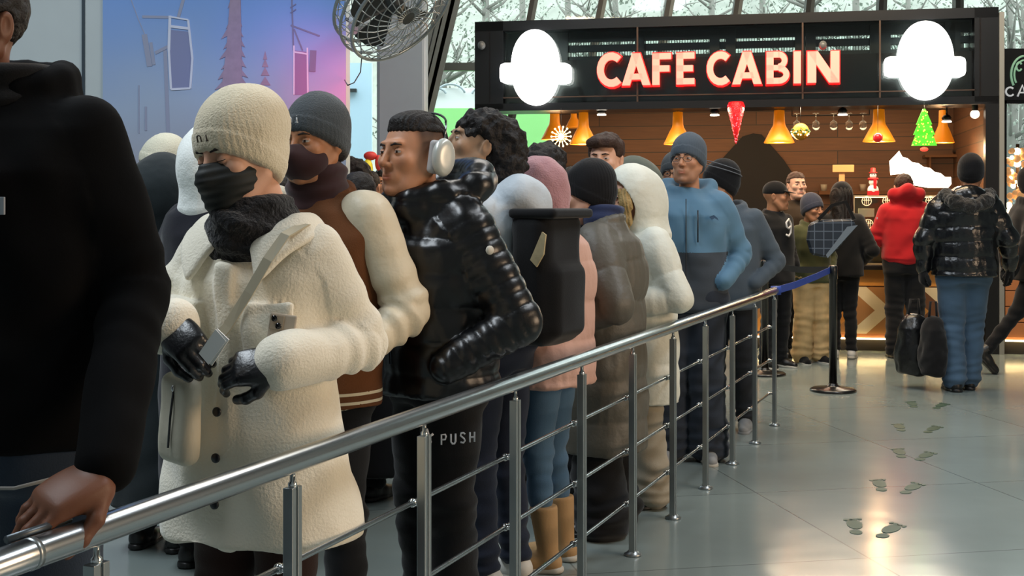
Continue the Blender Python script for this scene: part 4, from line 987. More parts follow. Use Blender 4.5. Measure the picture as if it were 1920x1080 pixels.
for x_, y_ in ((1625, 377), (1664, 377), (1745, 377), (1628, 420), (1625, 452), (1664, 452), (1745, 452)):
    p = K(x_, y_, .12) - Vector((du, .12, zc)); p.y = -.002; c_ = MB(); r_ = .045
    c_.tube([(p.x+r_*math.cos(t), p.y, p.z+r_*math.sin(t)) for t in np.linspace(0, 2*PI, 25)[:-1]], .004, 6, closed=True)
    for a_ in (-.018, 0, .018): c_.tube([(p.x+a_, p.y, p.z-.034), (p.x+a_, p.y, p.z+.034)], .0035, 6)
    c_.tube([(p.x-.036, p.y, p.z+.008), (p.x+.036, p.y, p.z+.008)], .0035, 6); c_.build('round_sticker', CREAM, dc)
for x0, x1, y0, y1, lab in ((1610, 1640, 391, 407, 'upper shelf'), (1655, 1690, 391, 407, 'middle of upper shelf'), (1608, 1648, 458, 470, 'bottom shelf'), (1735, 1762, 398, 408, 'right end of upper shelf')):
    a, b_ = K(x0, y1, .16), K(x1, y0, .16); c_ = MB(); c_.box((a.x, .20, a.z), (b_.x, .26, b_.z), bev=.004); q = c_.build('pastry_box', mat('cream_card', 'f5e2b8', rough=.6)); q.matrix_world = KM
    tag(q, f'cream card box in the display case, {lab}', 'box', 'boxes in the display case')
pr = random.Random(5)
for i in range(8):
    x_ = du + .12 + i*(dw-.2)/8; c_ = MB(); c_.ball((x_, .42, zc+dh*.47+.028), (.035, .03, .026), 12); q = c_.build('pastry', mat('baked_brown', 'b97a3a', rough=.6)); q.matrix_world = KM
    tag(q, 'golden baked pastry on the upper shelf of the display case', 'pastry', 'pastries in the display case')
# lit slanted sign
sg_ = kthing('lit_sign', 'bright white slanted script sign above the display case', 'sign', K(1725, 320, .25))
def rel(x, y, v, o): return K(x, y, v) - o
so = K(1725, 320, .25)
top = [(1668, 302), (1676, 294), (1686, 283), (1692, 294), (1702, 297), (1710, 304), (1722, 306), (1732, 313), (1744, 315), (1752, 322), (1764, 325), (1772, 332), (1783, 332)]
bot = [(1784, 345), (1778, 352), (1740, 352), (1712, 347), (1700, 336), (1688, 326), (1670, 328)]
c_ = MB(); c_.prism([rel(x, y, .25, so) for x, y in top+bot], (0, .03, 0)); c_.build('lit_panel', mat('script_sign_light', 'fff6e4', emit='fff0dc', estr=4), sg_)
c_ = MB()
for x_ in (1690, 1770): c_.tube([rel(x_, 340, .28, so), rel(x_, 362, .28, so), (rel(x_, 362, .28, so).x, .03, zc+dh-so.z)], .008, 8)
c_.build('sign_stand', KBLK, sg_)
# wooden arrow sign and snowman figure
wo = K(1580, 345, .45); ws = kthing('wooden_sign', 'small wooden plank sign on a post behind the counter', 'sign', (wo.x, .45, zc))
c_ = MB(); a, b_ = K(1561, 323, .45), K(1601, 309, .45); c_.box((a.x-wo.x, -.02, a.z-zc), (b_.x-wo.x, 0, b_.z-zc), bev=.004); c_.build('plank', mat('pale_sign_wood', 'd89a5e', rough=.6), ws)
c_ = MB(); c_.box((-.035, 0, 0), (.02, .02, b_.z-zc-.02)); c_.build('post', mat('pale_sign_wood', 'd89a5e'), ws)
fo = K(1637, 352, .35); fz = zc+dh
sn = kthing('snowman_figure', 'small snowman figurine with red scarf on top of the display case', 'figurine', (fo.x, .35, fz))
c_ = MB(); c_.ball((0, 0, .055), .055, 16); c_.ball((0, 0, .135), .042, 16); c_.ball((0, 0, .20), .033, 16); c_.build('body', mat('snow_white', 'f0ece4', rough=.6), sn)
c_ = MB(); c_.tube([(.04*math.cos(t), .04*math.sin(t), .165) for t in np.linspace(0, 2*PI, 16)[:-1]], .014, 8, closed=True); c_.box((.0, -.055, .07), (.03, -.045, .165)); c_.box((-.055, -.05, .0), (.055, .05, .045)); c_.build('scarf', mat('bright_red', 'c4161c', rough=.5), sn)
c_ = MB(); c_.ball((-.012, -.031, .208), .005, 8); c_.ball((.012, -.031, .208), .005, 8); c_.build('eyes', KBLK, sn)
c_ = MB(); c_.lathe([(.005, 0), (.04, .0), (.04, .008), (.026, .01), (.024, .05), (.002, .052)], 16, Matrix.Translation((0, 0, .225))); c_.build('hat', mat('bright_red', 'c4161c'), sn)

# pendant lamps
SHADE = mat('amber_shade', 'e08a1e', rough=.4, emit='e07c10', estr=.35)
lamps = [(1040, 207, 262, 25, .9, 'left pendant lamp, over the dark-haired woman'), (1094, 210, 271, 26, .35, 'pendant lamp nearest the lit frosted star'), (1076, 205, 240, 16, 1.9, 'small pendant lamp half hidden behind another at left'), (1271, 209, 271, 27, .35, 'pendant lamp left of the red cone ornament'), (1461, 206, 268, 29, .35, 'pendant lamp beside the gold glitter ball'), (1648, 204, 266, 31, .35, 'pendant lamp with a red ball in front'), (1768, 206, 268, 22, 1.1, 'pendant lamp behind the green tree ornament')]
for x, y0, y1, hw, v, lab in lamps:
    p = K(x, y1, v); w_ = (K(x+hw, y1, v)-p).length; h_ = K(x, y0, v).z - p.z
    l_ = kthing('pendant_lamp', 'amber bell ' + lab, 'lamp', p, 'amber pendant lamps of the kiosk')
    c_ = MB(); c_.lathe([(w_*.98, 0), (w_, .006), (w_*.86, h_*.14), (w_*.62, h_*.36), (w_*.42, h_*.52), (w_*.38, h_*.60), (w_*.34, h_*.98), (w_*.1, h_), (w_*.08, h_-.006), (w_*.32, h_*.93), (w_*.36, h_*.60), (w_*.40, h_*.50), (w_*.60, h_*.34), (w_*.84, h_*.12)], 32); c_.build('lamp_shade', SHADE, l_)
    c_ = MB(); c_.lathe([(w_*.94, .002), (w_*.94, .012), (.001, .012)], 32); c_.build('diffuser', WARM, l_)
    c_ = MB(); zc_ = (2.78 if v >= .5 else ZB) - p.z; c_.tube([(0, 0, h_*.98), (0, 0, max(zc_, h_+.01))], .006, 8); c_.build('cord', KBLK, l_)
    if x != 1076:
        li = bpy.data.lights.new('pendant_light', 'POINT'); li.energy = 11; li.color = (1, .66, .34); li.shadow_soft_size = .06; lo = bpy.data.objects.new('pendant_light', li); COL.objects.link(lo); lo.location = KM @ (p + Vector((0, 0, -.07)))
for x, y, v in ((1128, 214, .2), (1340, 215, .2), (1580, 214, .2), (1775, 227, .5)):
    p = K(x, y, v); l_ = kthing('spotlight', {1128: 'small ceiling spotlight right of the left pendant lamps', 1340: 'small ceiling spotlight left of the red cone ornament', 1580: 'small ceiling spotlight between two pendant lamps', 1775: 'small ceiling spotlight above the green tree ornament'}[x], 'lamp', p, 'small spotlights under the sign')
    c_ = MB(); c_.lathe([(.035, .0), (.05, .03), (.03, .06), (.012, .065)], 20); c_.tube([(0, 0, .06), (0, 0, max(.07, ZB-p.z+.01))], .01, 8); c_.build('housing', KBLK, l_)
    c_ = MB(); c_.lathe([(.046, -.012), (.046, .0), (.001, .0)], 20); c_.build('diffuser', BULB, l_)
p = K(1828, 214, .2); l_ = kthing('spotlight', 'round white bulb lamp at the right end of the kiosk', 'lamp', p)
c_ = MB(); c_.ball((0, 0, 0), .045, 14); c_.build('bulb', mat('soft_bulb', 'fff4e4', emit='ffe8cc', estr=2), l_); c_ = MB(); c_.lathe([(.03, .02), (.03, .1), (.02, .12)], 16); c_.tube([(0, 0, .1), (0, 0, max(.13, ZB-p.z+.01))], .01, 8); c_.build('housing', KBLK, l_)

# christmas ornaments
def hang(p, top=ZB):
    c_ = MB(); c_.tube([(0, 0, 0), (0, 0, max(.01, top-p.z))], .002, 5); return c_
og = 'hanging ornaments of the kiosk'
p = K(1380, 270, -.03); t_ = kthing('cone_ornament', 'red glittering lit cone ornament hanging point down', 'ornament', p, og)
w_ = K(1397, 215, -.03).x - p.x; h_ = K(0, 213, -.03).z - p.z
c_ = MB(); c_.lathe([(.004, 0), (w_*.45, h_*.4), (w_, h_*.9), (w_*.8, h_), (.01, h_)], 24); c_.build('cone', mat('red_foil', 'c81a22', rough=.3, bump=(60, 1, .01), emit='e01020', estr=.35), t_)
c_ = MB(); rr = random.Random(2)
for i in range(70): f_ = rr.uniform(.03, .97); a = rr.uniform(-PI, 0); r_ = w_*f_; c_.ball((r_*math.cos(a), r_*math.sin(a), h_*f_*.95), .007, 6)
c_.build('red_lights', mat('red_sparkle', 'ff5a60', emit='ff4050', estr=3), t_); hang(p).build('string', KBLK, t_)
p = K(1501, 247, -.05); t_ = kthing('bauble', 'gold glitter ball ornament with green leaves', 'ornament', p, og)
c_ = MB(); c_.ball((0, 0, 0), .085, 24); c_.build('ball', mat('gold_glitter', 'c8a040', rough=.2, metal=.9, bump=(90, 1, .01)), t_)
c_ = MB()
for i in range(16): a = i*2*PI/16; c_.ball((.07*math.cos(a), .07*math.sin(a)-.01, .02*math.sin(i*2.3)), (.03, .008, .012), 8, Euler((0, 0, a)).to_matrix().to_4x4())
c_.build('leaves', mat('leaf_green', '3f6a34', rough=.5), t_)
c_ = MB()
for i in range(12): a = PI + i*PI/12; c_.ball((.088*math.cos(a), .088*math.sin(a), .02*math.cos(i*1.7)-.02), .008, 6)
c_.build('lights', mat('warm_sparkle', 'fff0c0', emit='ffe6a0', estr=5), t_); hang(p).build('string', KBLK, t_)
p = K(1646, 258, -.12); t_ = kthing('bauble', 'small red ball ornament in front of a pendant lamp', 'ornament', p, og)
c_ = MB(); c_.ball((0, 0, 0), .048, 20); c_.build('ball', mat('red_bauble', 'd0202a', rough=.25, coat=.5, emit='d01020', estr=.15), t_); hang(p).build('string', KBLK, t_)
p = K(1733, 273, -.05); t_ = kthing('tree_ornament', 'glowing green christmas tree ornament with red base', 'ornament', p, og)
w_ = K(1757, 270, -.05).x - p.x; h_ = K(0, 229, -.05).z - p.z
c_ = MB()
for i, (z0, w0, z1, w1) in enumerate(((0, 1, .42, .55), (.30, .85, .70, .35), (.58, .62, 1, .10))): c_.prism([(-w_*w0, 0, h_*z0), (w_*w0, 0, h_*z0), (w_*w1, 0, h_*z1), (-w_*w1, 0, h_*z1)], (0, .03+i*.006, 0))
c_.build('tree_shape', mat('green_glow', '3fae2a', rough=.5, emit='5ad02a', estr=.8), t_)
c_ = MB()
for i in range(46): f_ = rr.uniform(.02, .97); c_.ball((rr.uniform(-1, 1)*w_*(1-f_*.85), -.006, h_*f_), .0065, 6)
c_.build('lights', mat('lime_sparkle', 'c8ff50', emit='b8ff30', estr=5), t_)
c_ = MB(); c_.ball((0, .01, -.035), (.04, .02, .022), 10); c_.build('base', mat('red_glow', 'ff5a4a', emit='ff3a2a', estr=1.6), t_); hang(p + Vector((0, 0, h_)), ZB).build('string', KBLK, t_).location = (0, 0, h_)
p = K(1052, 256, -.05); t_ = kthing('star_ornament', 'frosted gold lit star ornament beside the left pendant lamps', 'ornament', p, og)
c_ = MB()
for i in range(7):
    a = i*PI/7; c_.tube([(-.10*math.cos(a), 0, -.10*math.sin(a)), (.10*math.cos(a), 0, .10*math.sin(a))], [.004, .004], 6)
    for s_ in (-1, 1): c_.ball((s_*.1*math.cos(a), 0, s_*.1*math.sin(a)), .010, 8); c_.ball((s_*.055*math.cos(a), 0, s_*.055*math.sin(a)), .008, 8)
c_.build('star', mat('warm_sparkle', 'fff0c0'), t_); hang(p).build('string', KBLK, t_)
# hanging wine glasses
for i, x in enumerate((1494, 1530, 1563, 1592, 1618)):
    p = K(x, 244, .9); l_ = kthing('wine_glass', 'wine glass hanging upside down under the kiosk ceiling rack', 'glass', p, 'hanging wine glasses'); c_ = MB()
    c_.lathe([(.030, 0), (.040, .04), (.034, .085), (.006, .105), (.005, .17), (.035, .175), (.035, .178)], 20); gm_ = mat('clear_glass', 'f2f6f4', rough=.05); gm_.node_tree.nodes['Principled BSDF'].inputs['Transmission Weight'].default_value = .95; q = c_.build('bowl', gm_, l_)
c_ = MB(); a, b_ = K(1485, 218, .9), K(1630, 218, .9)
for dy in (-.03, .03): c_.tube([(a.x, .9+dy, a.z+.005+.0), (b_.x, .9+dy, a.z+.005)], .006, 6)
for x_ in (a.x, b_.x): c_.tube([(x_, .9, a.z), (x_, .9, 2.79)], .006, 6)
q = c_.build('glass_rack', KBLK); q.matrix_world = KM; tag(q, 'thin black rack holding the hanging wine glasses', 'rack')
# shelf at right back
a, b_ = K(1735, 290, KD-.3), K(1815, 284, KD-.3); c_ = MB(); c_.box((a.x, KD-.3, a.z-.03), (b_.x, KD, a.z)); c_.box((a.x+.05, KD-.25, a.z-.2), (a.x+.07, KD, a.z-.03)); c_.box((b_.x-.07, KD-.25, a.z-.2), (b_.x-.05, KD, a.z-.03))
q = c_.build('wall_shelf', mat('shelf_wood', '6a4424', rough=.6)); q.matrix_world = KM; tag(q, 'brown wooden shelf on the back wall right of the slanted sign', 'shelf')
p = K(1800, 283, KD-.2); c_ = MB(); c_.lathe([(.03, 0), (.07, .02), (.08, .05), (.0765, .05), (.06, .02), (.01, .01)], 20); q = c_.build('bowl', mat('dark_glaze', '2b2422', rough=.3)); q.matrix_world = KM @ Matrix.Translation(Vector((p.x, KD-.15, a.z))); tag(q, 'dark bowl standing on the back wall shelf', 'bowl')
for x_, col_ in ((1546, 'a8a092'), (1620, 'b0a596')):
    p = K(x_, 335, KD-.3); c_ = MB(); c_.lathe([(.03, 0), (.038, .08), (.034, .08), (.027, .01)], 16); q = c_.build('cup', mat('cup_'+col_, col_, rough=.5)); q.matrix_world = KM @ Matrix.Translation(Vector((p.x, KD-.12, 1.60))); tag(q, 'pale cup on the back ledge ' + ('left of' if x_ < 1580 else 'right of') + ' the wooden plank sign', 'cup')
c_ = MB(); a, b_ = K(1535, 360, KD-.2), K(1700, 360, KD-.2); c_.box((a.x, KD-.28, 1.56), (b_.x, KD, 1.60)); q = c_.build('wall_shelf', mat('shelf_wood', '6a4424')); q.matrix_world = KM; tag(q, 'long low ledge on the back wall behind the display case', 'shelf')

# neighbouring stall at the right edge
YN = 13.2
nb = thing('neighbour_sign', 'black sign board with green and white script at the right edge', 'sign', W(1905, 140, YN))
def NP(x, y, d=0): q = W(x, y, YN) - nb.location; return (q.x, -d, q.z)
c_ = MB(); a, b_ = NP(1881, 188), NP(2080, 91); c_.box((a[0], 0, a[2]), (b_[0], .12, b_[2])); c_.build('board', mat('sign_black', '17191c', rough=.4), nb)
GRS = mat('pale_green_script', 'a8d8b8', rough=.5, emit='a0d8b4', estr=.25); WHS = mat('white_script', 'e8eef0', rough=.5, emit='ffffff', estr=.3)
c_ = MB()
for r_, w_ in ((26, .012), (20, .010)): c_.tube([NP(1921+r_*math.cos(t), 140-r_*1.35*math.sin(t), .012) for t in np.linspace(R(95), R(215), 16)], w_, 6)
c_.tube([NP(1910+5*math.cos(t), 125-8*math.sin(t), .012) for t in np.linspace(R(30), R(330), 14)], .010, 6)
c_.build('script_ring', GRS, nb)
c_ = MB(); c_.tube([NP(1893+8*math.cos(t), 172-8*math.sin(t), .014) for t in np.linspace(R(45), R(320), 14)], .010, 6)
c_.tube([NP(1907, 181, .014), NP(1916, 160, .014), NP(1923, 181, .014)], .010, 6); c_.tube([NP(1910, 174, .014), NP(1921, 174, .014)], .008, 6); c_.build('white_letters', WHS, nb)
c_ = MB(); c_.box((W(1881, 0, YN).x, YN+.02, 0), (W(1889, 0, YN).x, YN+.1, W(0, 188, YN).z)); c_.box((W(1881, 0, YN).x, YN+.02, W(0, 194, YN).z), (W(2080, 0, YN).x, YN+.1, W(0, 188, YN).z)); struct(c_.build('door_frame', KBLK)).name = 'trim_6'
# warm lit garland beyond the neighbouring opening
gr = thing('light_garland', 'warm glowing flower and light garland in the opening at the right edge', 'garland', W(1908, 330, 14.2)); rr = random.Random(8)
c_ = MB(); d_ = MB()
for i in range(150):
    x_ = rr.uniform(1889, 1935); y_ = rr.uniform(278, 450); q = W(x_, y_, 14.2+rr.uniform(-.1, .1)) - gr.location
    (c_ if i % 3 else d_).ball(q, rr.uniform(.02, .045), 8)
c_.build('flowers', mat('peach_flowers', 'e8b888', rough=.7, emit='ffb870', estr=.35), gr); d_.build('lights', mat('garland_lights', 'fff0d0', emit='ffe0b0', estr=4), gr)
c_ = MB(); c_.tube([W(1908, 270, 14.25)-gr.location, W(1908, 460, 14.25)-gr.location, Vector((0, .05, -gr.location.z))], .02, 8); c_.build('stem', mat('stem_brown', '5a4632', rough=.7), gr)
# ------------------------------------------------------------------ the cast
def in_frame(o, info, label, cat, group=None):
    o.location = info['root'].location; o.rotation_euler = info['root'].rotation_euler
    return tag(o, label, cat, group)
def letters(m, glyphs, origin, ux, uz, w, n, rad):
    """thin stroke lettering: glyphs = list of polylines lists in 0..1 boxes"""
    c = MB(); x = 0; o = Vector(origin); ux = Vector(ux); uz = Vector(uz)
    for g in glyphs:
        for pl in g: c.tube([o + ux*(x + a*w) + uz*(b*w*1.3) for a, b in pl], rad, 6)
        x += w*1.25
    return c
G_ = {'n': [[(.1, 0), (.1, .8)], [(.1, .6), (.3, .8), (.6, .8), (.75, .6), (.75, 0)]], 'i': [[(.4, 0), (.4, .75)], [(.2, 0), (.6, 0)], [(.4, .98), (.4, 1.05)]],
      'P': [[(.1, 0), (.1, 1), (.6, 1), (.7, .8), (.6, .5), (.1, .5)]], 'U': [[(.1, 1), (.1, .2), (.3, 0), (.55, 0), (.7, .2), (.7, 1)]], 'S': [[(.7, .85), (.5, 1), (.2, 1), (.1, .75), (.6, .4), (.7, .2), (.5, 0), (.1, .1)]], 'H': [[(.1, 0), (.1, 1)], [(.7, 0), (.7, 1)], [(.1, .5), (.7, .5)]], 'N': [[(.1, 0), (.1, 1), (.7, 0), (.7, 1)]],
      '9': [[(.1, .1), (.4, 0), (.65, .2), (.7, .7), (.4, 1), (.1, .8), (.15, .55), (.4, .45), (.68, .6)]]}
BLKW = fab('black_wool', '0d0d10'); BLK = fab('black_cloth', '0b0b0d'); BLKNYL = nyl('black_nylon', '0e0f12', rough=.28, spec=.6); NAVYD = fab('dark_navy_denim', '1d2536', var=.3); DENIM = fab('blue_denim', '48657f', var=.3, vscale=5); DENIMD = fab('dark_denim', '26313f', var=.35, vscale=5)
BROWNT = fab('dark_brown_cloth', '2a1814'); BLKP = fab('black_trouser_cloth', '0c0d10')
SHBLK = mat('black_leather_shoe', '141414', rough=.4); SHWH = mat('white_sneaker', 'c9c7c0', rough=.55, bump=(80, .3, .002), var=.2, vscale=25); SHGR = mat('grey_sneaker', '8d8f90', rough=.6, var=.35, vscale=20); RUB = mat('pale_rubber', 'b9b5aa', rough=.6); RUBK = mat('black_rubber', '161616', rough=.6); SHBR = mat('tan_boot_suede', 'a8865c', rough=.85, bump=(120, .3, .002), var=.15)
FLEECE = mat('cream_fleece', 'ece5d2', rough=1, bump=(150, .5, .005), var=.05, vscale=10, sheen=.4, spec=.15)
KNITC = mat('cream_knit', 'd9cdb2', rough=1, bump=(210, .8, .004), var=.06, sheen=.3, spec=.15)

# 1 ---- man in black at the left edge, hand on the rail
def ex1(i):
    r, s = i['root'], i['s']
    c = MB(); c.box((.045, -.186, 1.405), (.135, -.181, 1.437), bev=.001); lb = c.build('chest_label', mat('grey_label', '8e9298', rough=.5), r)
    c = letters(None, [G_[q] for q in 'HUSNSH'], (.052, -.1875, 1.420), (1, 0, 0), (0, 0, 1), .010, 0, .0008); c.build('label_lettering', BLK, lb)
    c = MB(); c.tube([(.02, -.20, .97), (.04, -.215, .93), (.09, -.21, .915), (.16, -.19, .915), (.22, -.16, .93)], .0035, 6); c.build('hem_cord', mat('pale_cord', '8d8b86', rough=.7), r)
    tube_ring(r, 'collar', 1.40, 1.525, .10, .090, BLK, s, cy=.005)
person('man at the left edge in a black zip jacket, left hand resting on the rail', 14, .00105, 1.95, -16, head=(-10, 2, 0), hoff=(-.05, -.02, -.045), hs=1.04, skin='dark', hair=('short', HBLK), jaw=1.05,
       coat=dict(name='jacket', m=fab('black_softshell', '060607', bump=(300, .2, .001), sheen=0, spec=.12), hem=.865, b=.042, sl=.062, cuff=.046, n=.008, collar=.07, sx=1.0), pants=dict(m=DENIMD, w=.025), shoes=dict(m=SHBLK),
       L=dict(el=(.240, .03, 1.13), wr=(.335, -.215, .862)), Rr=dict(el=(.24, .03, 1.13), wr=(.2, -.05, .9)), handpose={'l': dict(f=(-.45, -.75, -.35), p=(-.15, .35, -.9), curl=(.35, .5, .5), thumb=.2, res=.004, spread=.02, flip=True)}, res=.009, hres=.004, extra=ex1)

# 2 ---- woman in the cream fleece coat
def coat2(f, s):
    f.box((.0, -.150, .945), (.024, .016, .345), rr=.014, rot=(.02, 0, 0), k=.022)     # placket
    for q in (1, -1): f.box((q*.118, -.150, 1.130), (.056, .014, .068), rr=.010, rot=(-.02, 0, q*.28), k=.006)
def collar2(r, s, m):
    P, Q = [], []; na, nr = 49, 7
    for i in range(na):
        a = R(11 + 338*i/(na-1)); af = min(a, 2*PI-a); w = math.exp(-(af/R(38))**2); sg = 1 if a < PI else -1
        ri = .112; zi = 1.425 + .065*min(1, af/R(75)); ao = a + sg*R(17)*w; ro = .190 + .022*w - .030*max(0, -math.cos(a)); zo = zi - .052 - .062*w
        A = Vector((ri*math.sin(a), .005 - ri*.98*math.cos(a), zi)); B = Vector((ro*math.sin(ao)*1.05, .0 - ro*math.cos(ao), zo))
        for j in range(nr):
            t = j/(nr-1); P.append((A.lerp(B, t) + Vector((0, 0, .022*math.sin(PI*min(1, t*1.15))))))
    for i in range(na-1):
        for j in range(nr-1): Q.append([i*nr+j, i*nr+j+1, (i+1)*nr+j+1, (i+1)*nr+j])
    o = np_mesh('collar', np.array([tuple(p*s) for p in P]), np.array(Q), [m], None, r); md = o.modifiers.new('thick', 'SOLIDIFY'); md.thickness = .020; md.offset = 0; md = o.modifiers.new('soft', 'SUBSURF'); md.levels = md.render_levels = 1
def ex2(i):
    r, s = i['root'], i['s']
    f = Fld(); f.loft([(1.36*s, 0, -.065, .070, .065), (1.42*s, 0, -.045, .098, .10), (1.48*s, 0, -.03, .105, .108), (1.545*s, 0, -.022, .098, .100)], rnd=.025)
    f.ell((.0, -.125, 1.375), (.050, .042, .05), k=.04)
    solid('neck_warmer', f, .007, mat('black_fuzzy_wool', '101014', rough=1, bump=(90, 1, .01), sheen=.2), r, disp=lambda P, N, g: np.sin(P[:, 2]*95 + P[:, 0]*20 + vnoise(P, 8)*4)*.005 + vnoise(P, 60)*.004)
    sn = mat('snap_button', '1b1b20', rough=.35); collar2(r, s, FLEECE)
    for z in (1.005, .89, .775, 1.20):
        c = MB(); y = -.178 - (1.02-z)*.045; c.lathe([(.0115, 0), (.0115, .003), (.009, .005), (.001, .005)], 18, Matrix.Translation((-.004, y - (.004 if z < 1.1 else -.002), z*s+.0)) @ Matrix.Rotation(R(90), 4, 'X')); c.build('button', sn, r)
    pk = MB(); 
    for q in (1, -1): pk.tube([(q*.062, -.172, 1.200*.95), (q*.115, -.164, 1.192*.95), (q*.168, -.140, 1.200*.95)], .0035, 6)
    pk.build('pocket_seam', mat('seam_shadow_thread', 'b7a888', rough=1), r)
    T = i['T']; c = MB(); k_ = .016
    for gi, g in enumerate((G_['n'], G_['i'])):
        for pl in g:
            c.tube([T @ Vector((-.004 + gi*.022 + a*k_, -.1065 + abs(-.004+gi*.022+a*k_)*.10, .052 + b*k_*1.1)) for a, b in pl], .0017, 6)
    c.build('beanie_lettering', mat('dark_thread', '3a3630', rough=.9), r)
w2 = person('woman in cream fleece coat and cream beanie with black face mask and black gloves', 487, .00132, 1.635, -20, head=(-16, 13, -5), hoff=(-.022, -.03, .022), hs=1.10, skin='light', hat=('tallbeanie', KNITC), closed=True, mask=mat('black_mask', '101513', rough=.7),
       coat=dict(name='fleece_coat', m=FLEECE, hem=.655, b=.048, sl=.070, cuff=.070, flare=.048, n=.010, collar=0, extra=coat2, fold=.007, sx=1.04), pants=dict(m=BROWNT, w=.02), shoes=dict(m=SHBR),
       L=dict(el=(.270, .08, 1.16), wr=(.185, -.235, 1.135)), Rr=dict(el=(.29, -.06, 1.20), wr=(.065, -.30, 1.225)), glove=mat('black_leather_glove', '101114', rough=.32, bump=(90, .4, .003), spec=.6),
       handpose={'l': dict(f=(-.85, -.30, -.10), p=(-.1, .75, -.55), curl=(.55, .7, .5), thumb=.6, res=.0035, flip=True, rel=.05), 'r': dict(f=(.75, -.25, -.50), p=(.1, .75, -.6), curl=(.6, .75, .5), thumb=.5, res=.0035, rel=.06)}, res=.0075, hres=.0035, extra=ex2)
# her belongings
c = MB(); c.box((-.033, -.0045, -.07), (.033, .0045, .07), bev=.004); c.mi = 1
ph = thing('phone', 'phone with two camera lenses peeking out of the cream coat pocket', 'phone'); o = c.build('phone_body', [mat('pale_phone', 'b8ab9a', rough=.3)]*2, ph)
c = MB(); c.box((-.030, -.0075, .030), (.004, -.0045, .066), bev=.002); o2 = c.build('camera_bump', mat('camera_plate', 'a2937f', rough=.35), ph)
for z_ in (.057, .040):
    c = MB(); c.lathe([(.0075, 0), (.0075, .003), (.001, .003)], 16, Matrix.Translation((-.020 + (.012 if z_ < .05 else 0), -.0075, z_)) @ Matrix.Rotation(R(90), 4, 'X')); c.build('lens', mat('lens_black', '08080a', rough=.1), o2)
RT2 = Matrix.Translation(w2['root'].location) @ w2['root'].rotation_euler.to_matrix().to_4x4()
RT2 = RT2 @ Matrix.Diagonal((.96, .96, .96, 1))
ph.matrix_world = RT2 @ Matrix.Translation((.158, -.170, 1.150)) @ Euler((R(-4), R(8), R(18)), 'XYZ').to_matrix().to_4x4()
c = MB(); c.box((-.019, -.001, -.042), (.019, .001, .042)); c.prism([(-.023, -.004, -.040), (.012, -.004, -.044), (.016, -.004, .036), (-.021, -.004, .040)], (0, .0012, 0))
tk = c.build('folded_paper', mat('white_paper', 'f4f5f2', rough=.7)); tag(tk, 'small folded white paper held between the black gloves', 'paper')
tk.matrix_world = RT2 @ Matrix.Translation((.090, -.345, 1.155)) @ Euler((R(12), R(40), R(5)), 'XYZ').to_matrix().to_4x4()
bagm = mat('cream_leather', 'c9c2ae', rough=.5, bump=(60, .3, .003), var=.05)
bg = thing('crossbody_bag', 'small cream crossbody bag with a dark zip hanging on the fleece coat', 'bag'); bg.matrix_world = RT2
PX_, PY_, PZ_ = -.075, -.240, .965
f = Fld(); f.box((PX_, PY_, PZ_), (.058, .030, .112), rr=.028, rot=(.05, .12, -.3)); solid('pouch', f, .006, bagm, bg, disp=lambda P, N, g: vnoise(P, 12)*.004)
c = MB(); c.tube([(PX_+.004, PY_-.034, PZ_+.075), (PX_-.004, PY_-.036, PZ_+.01), (PX_-.012, PY_-.034, PZ_-.065)], .0028, 6); c.build('zip', mat('dark_zip', '1d1f22', rough=.4), bg)
c = MB(); c.ball((PX_+.004, PY_-.037, PZ_+.078), (.004, .004, .008), 8); c.build('zip_puller', mat('steel_puller', 'c8cacc', rough=.2, metal=1), bg)
c = MB(); c.strap([(PX_+.02, PY_, PZ_+.10), (-.02, -.225, 1.115), (.035, -.205, 1.19), (.085, -.192, 1.27), (.125, -.170, 1.35), (.150, -.13, 1.41), (.158, -.05, 1.435), (.15, .05, 1.43)], [(0, -1, 0), (0, -1, .1), (0, -1, .2), (.1, -1, .2), (.2, -1, .3), (.2, -.8, .7), (.2, 0, 1), (.2, .6, 1)], .025, .004); c.build('strap', mat('beige_strap', 'b3aa92', rough=.7), bg)

# 3 ---- varsity jacket
def ex3(i):
    r, s = i['root'], i['s']
    tube_ring(r, 'neck_gaiter', 1.36, 1.57, .105, .088, mat('maroon_fleece', '2e1214', rough=1, sheen=.2), s, cy=-.01)
    f = Fld(); f.ell((0, -.045, -.055), (.070, .078, .062)); f.cap((0, -.10, -.01), (0, -.112, -.03), .012, .018, k=.03); f.cut(lambda X_, Y_, Z_: np.maximum(Z_ - .002, Y_ - .03), k=.004)
    solid('face_gaiter', f, .005, mat('maroon_fleece', '2e1214'), r, T=i['T'])
    T = i['T']; c = MB(); k_ = .017
    for gi, g in enumerate((G_['n'], G_['i'])):
        for pl in g: c.tube([T @ Vector((-.012 + gi*.024 + a*k_, -.1065 + abs(-.012+gi*.024+a*k_)*.10, .062 + b*k_*1.1)) for a, b in pl], .0019, 6)
    c.build('beanie_lettering', mat('pale_thread', 'c8ccd0', rough=.9), r)
VC = mat('brown_wool', '5c3412', rough=.95, bump=(200, .5, .003), var=.1); VS = mat('cream_leather_sleeve', 'd8ccb2', rough=.5, bump=(25, .5, .008), var=.06)
RIBW = mat('rib_cream', 'c9bda0', rough=.9)
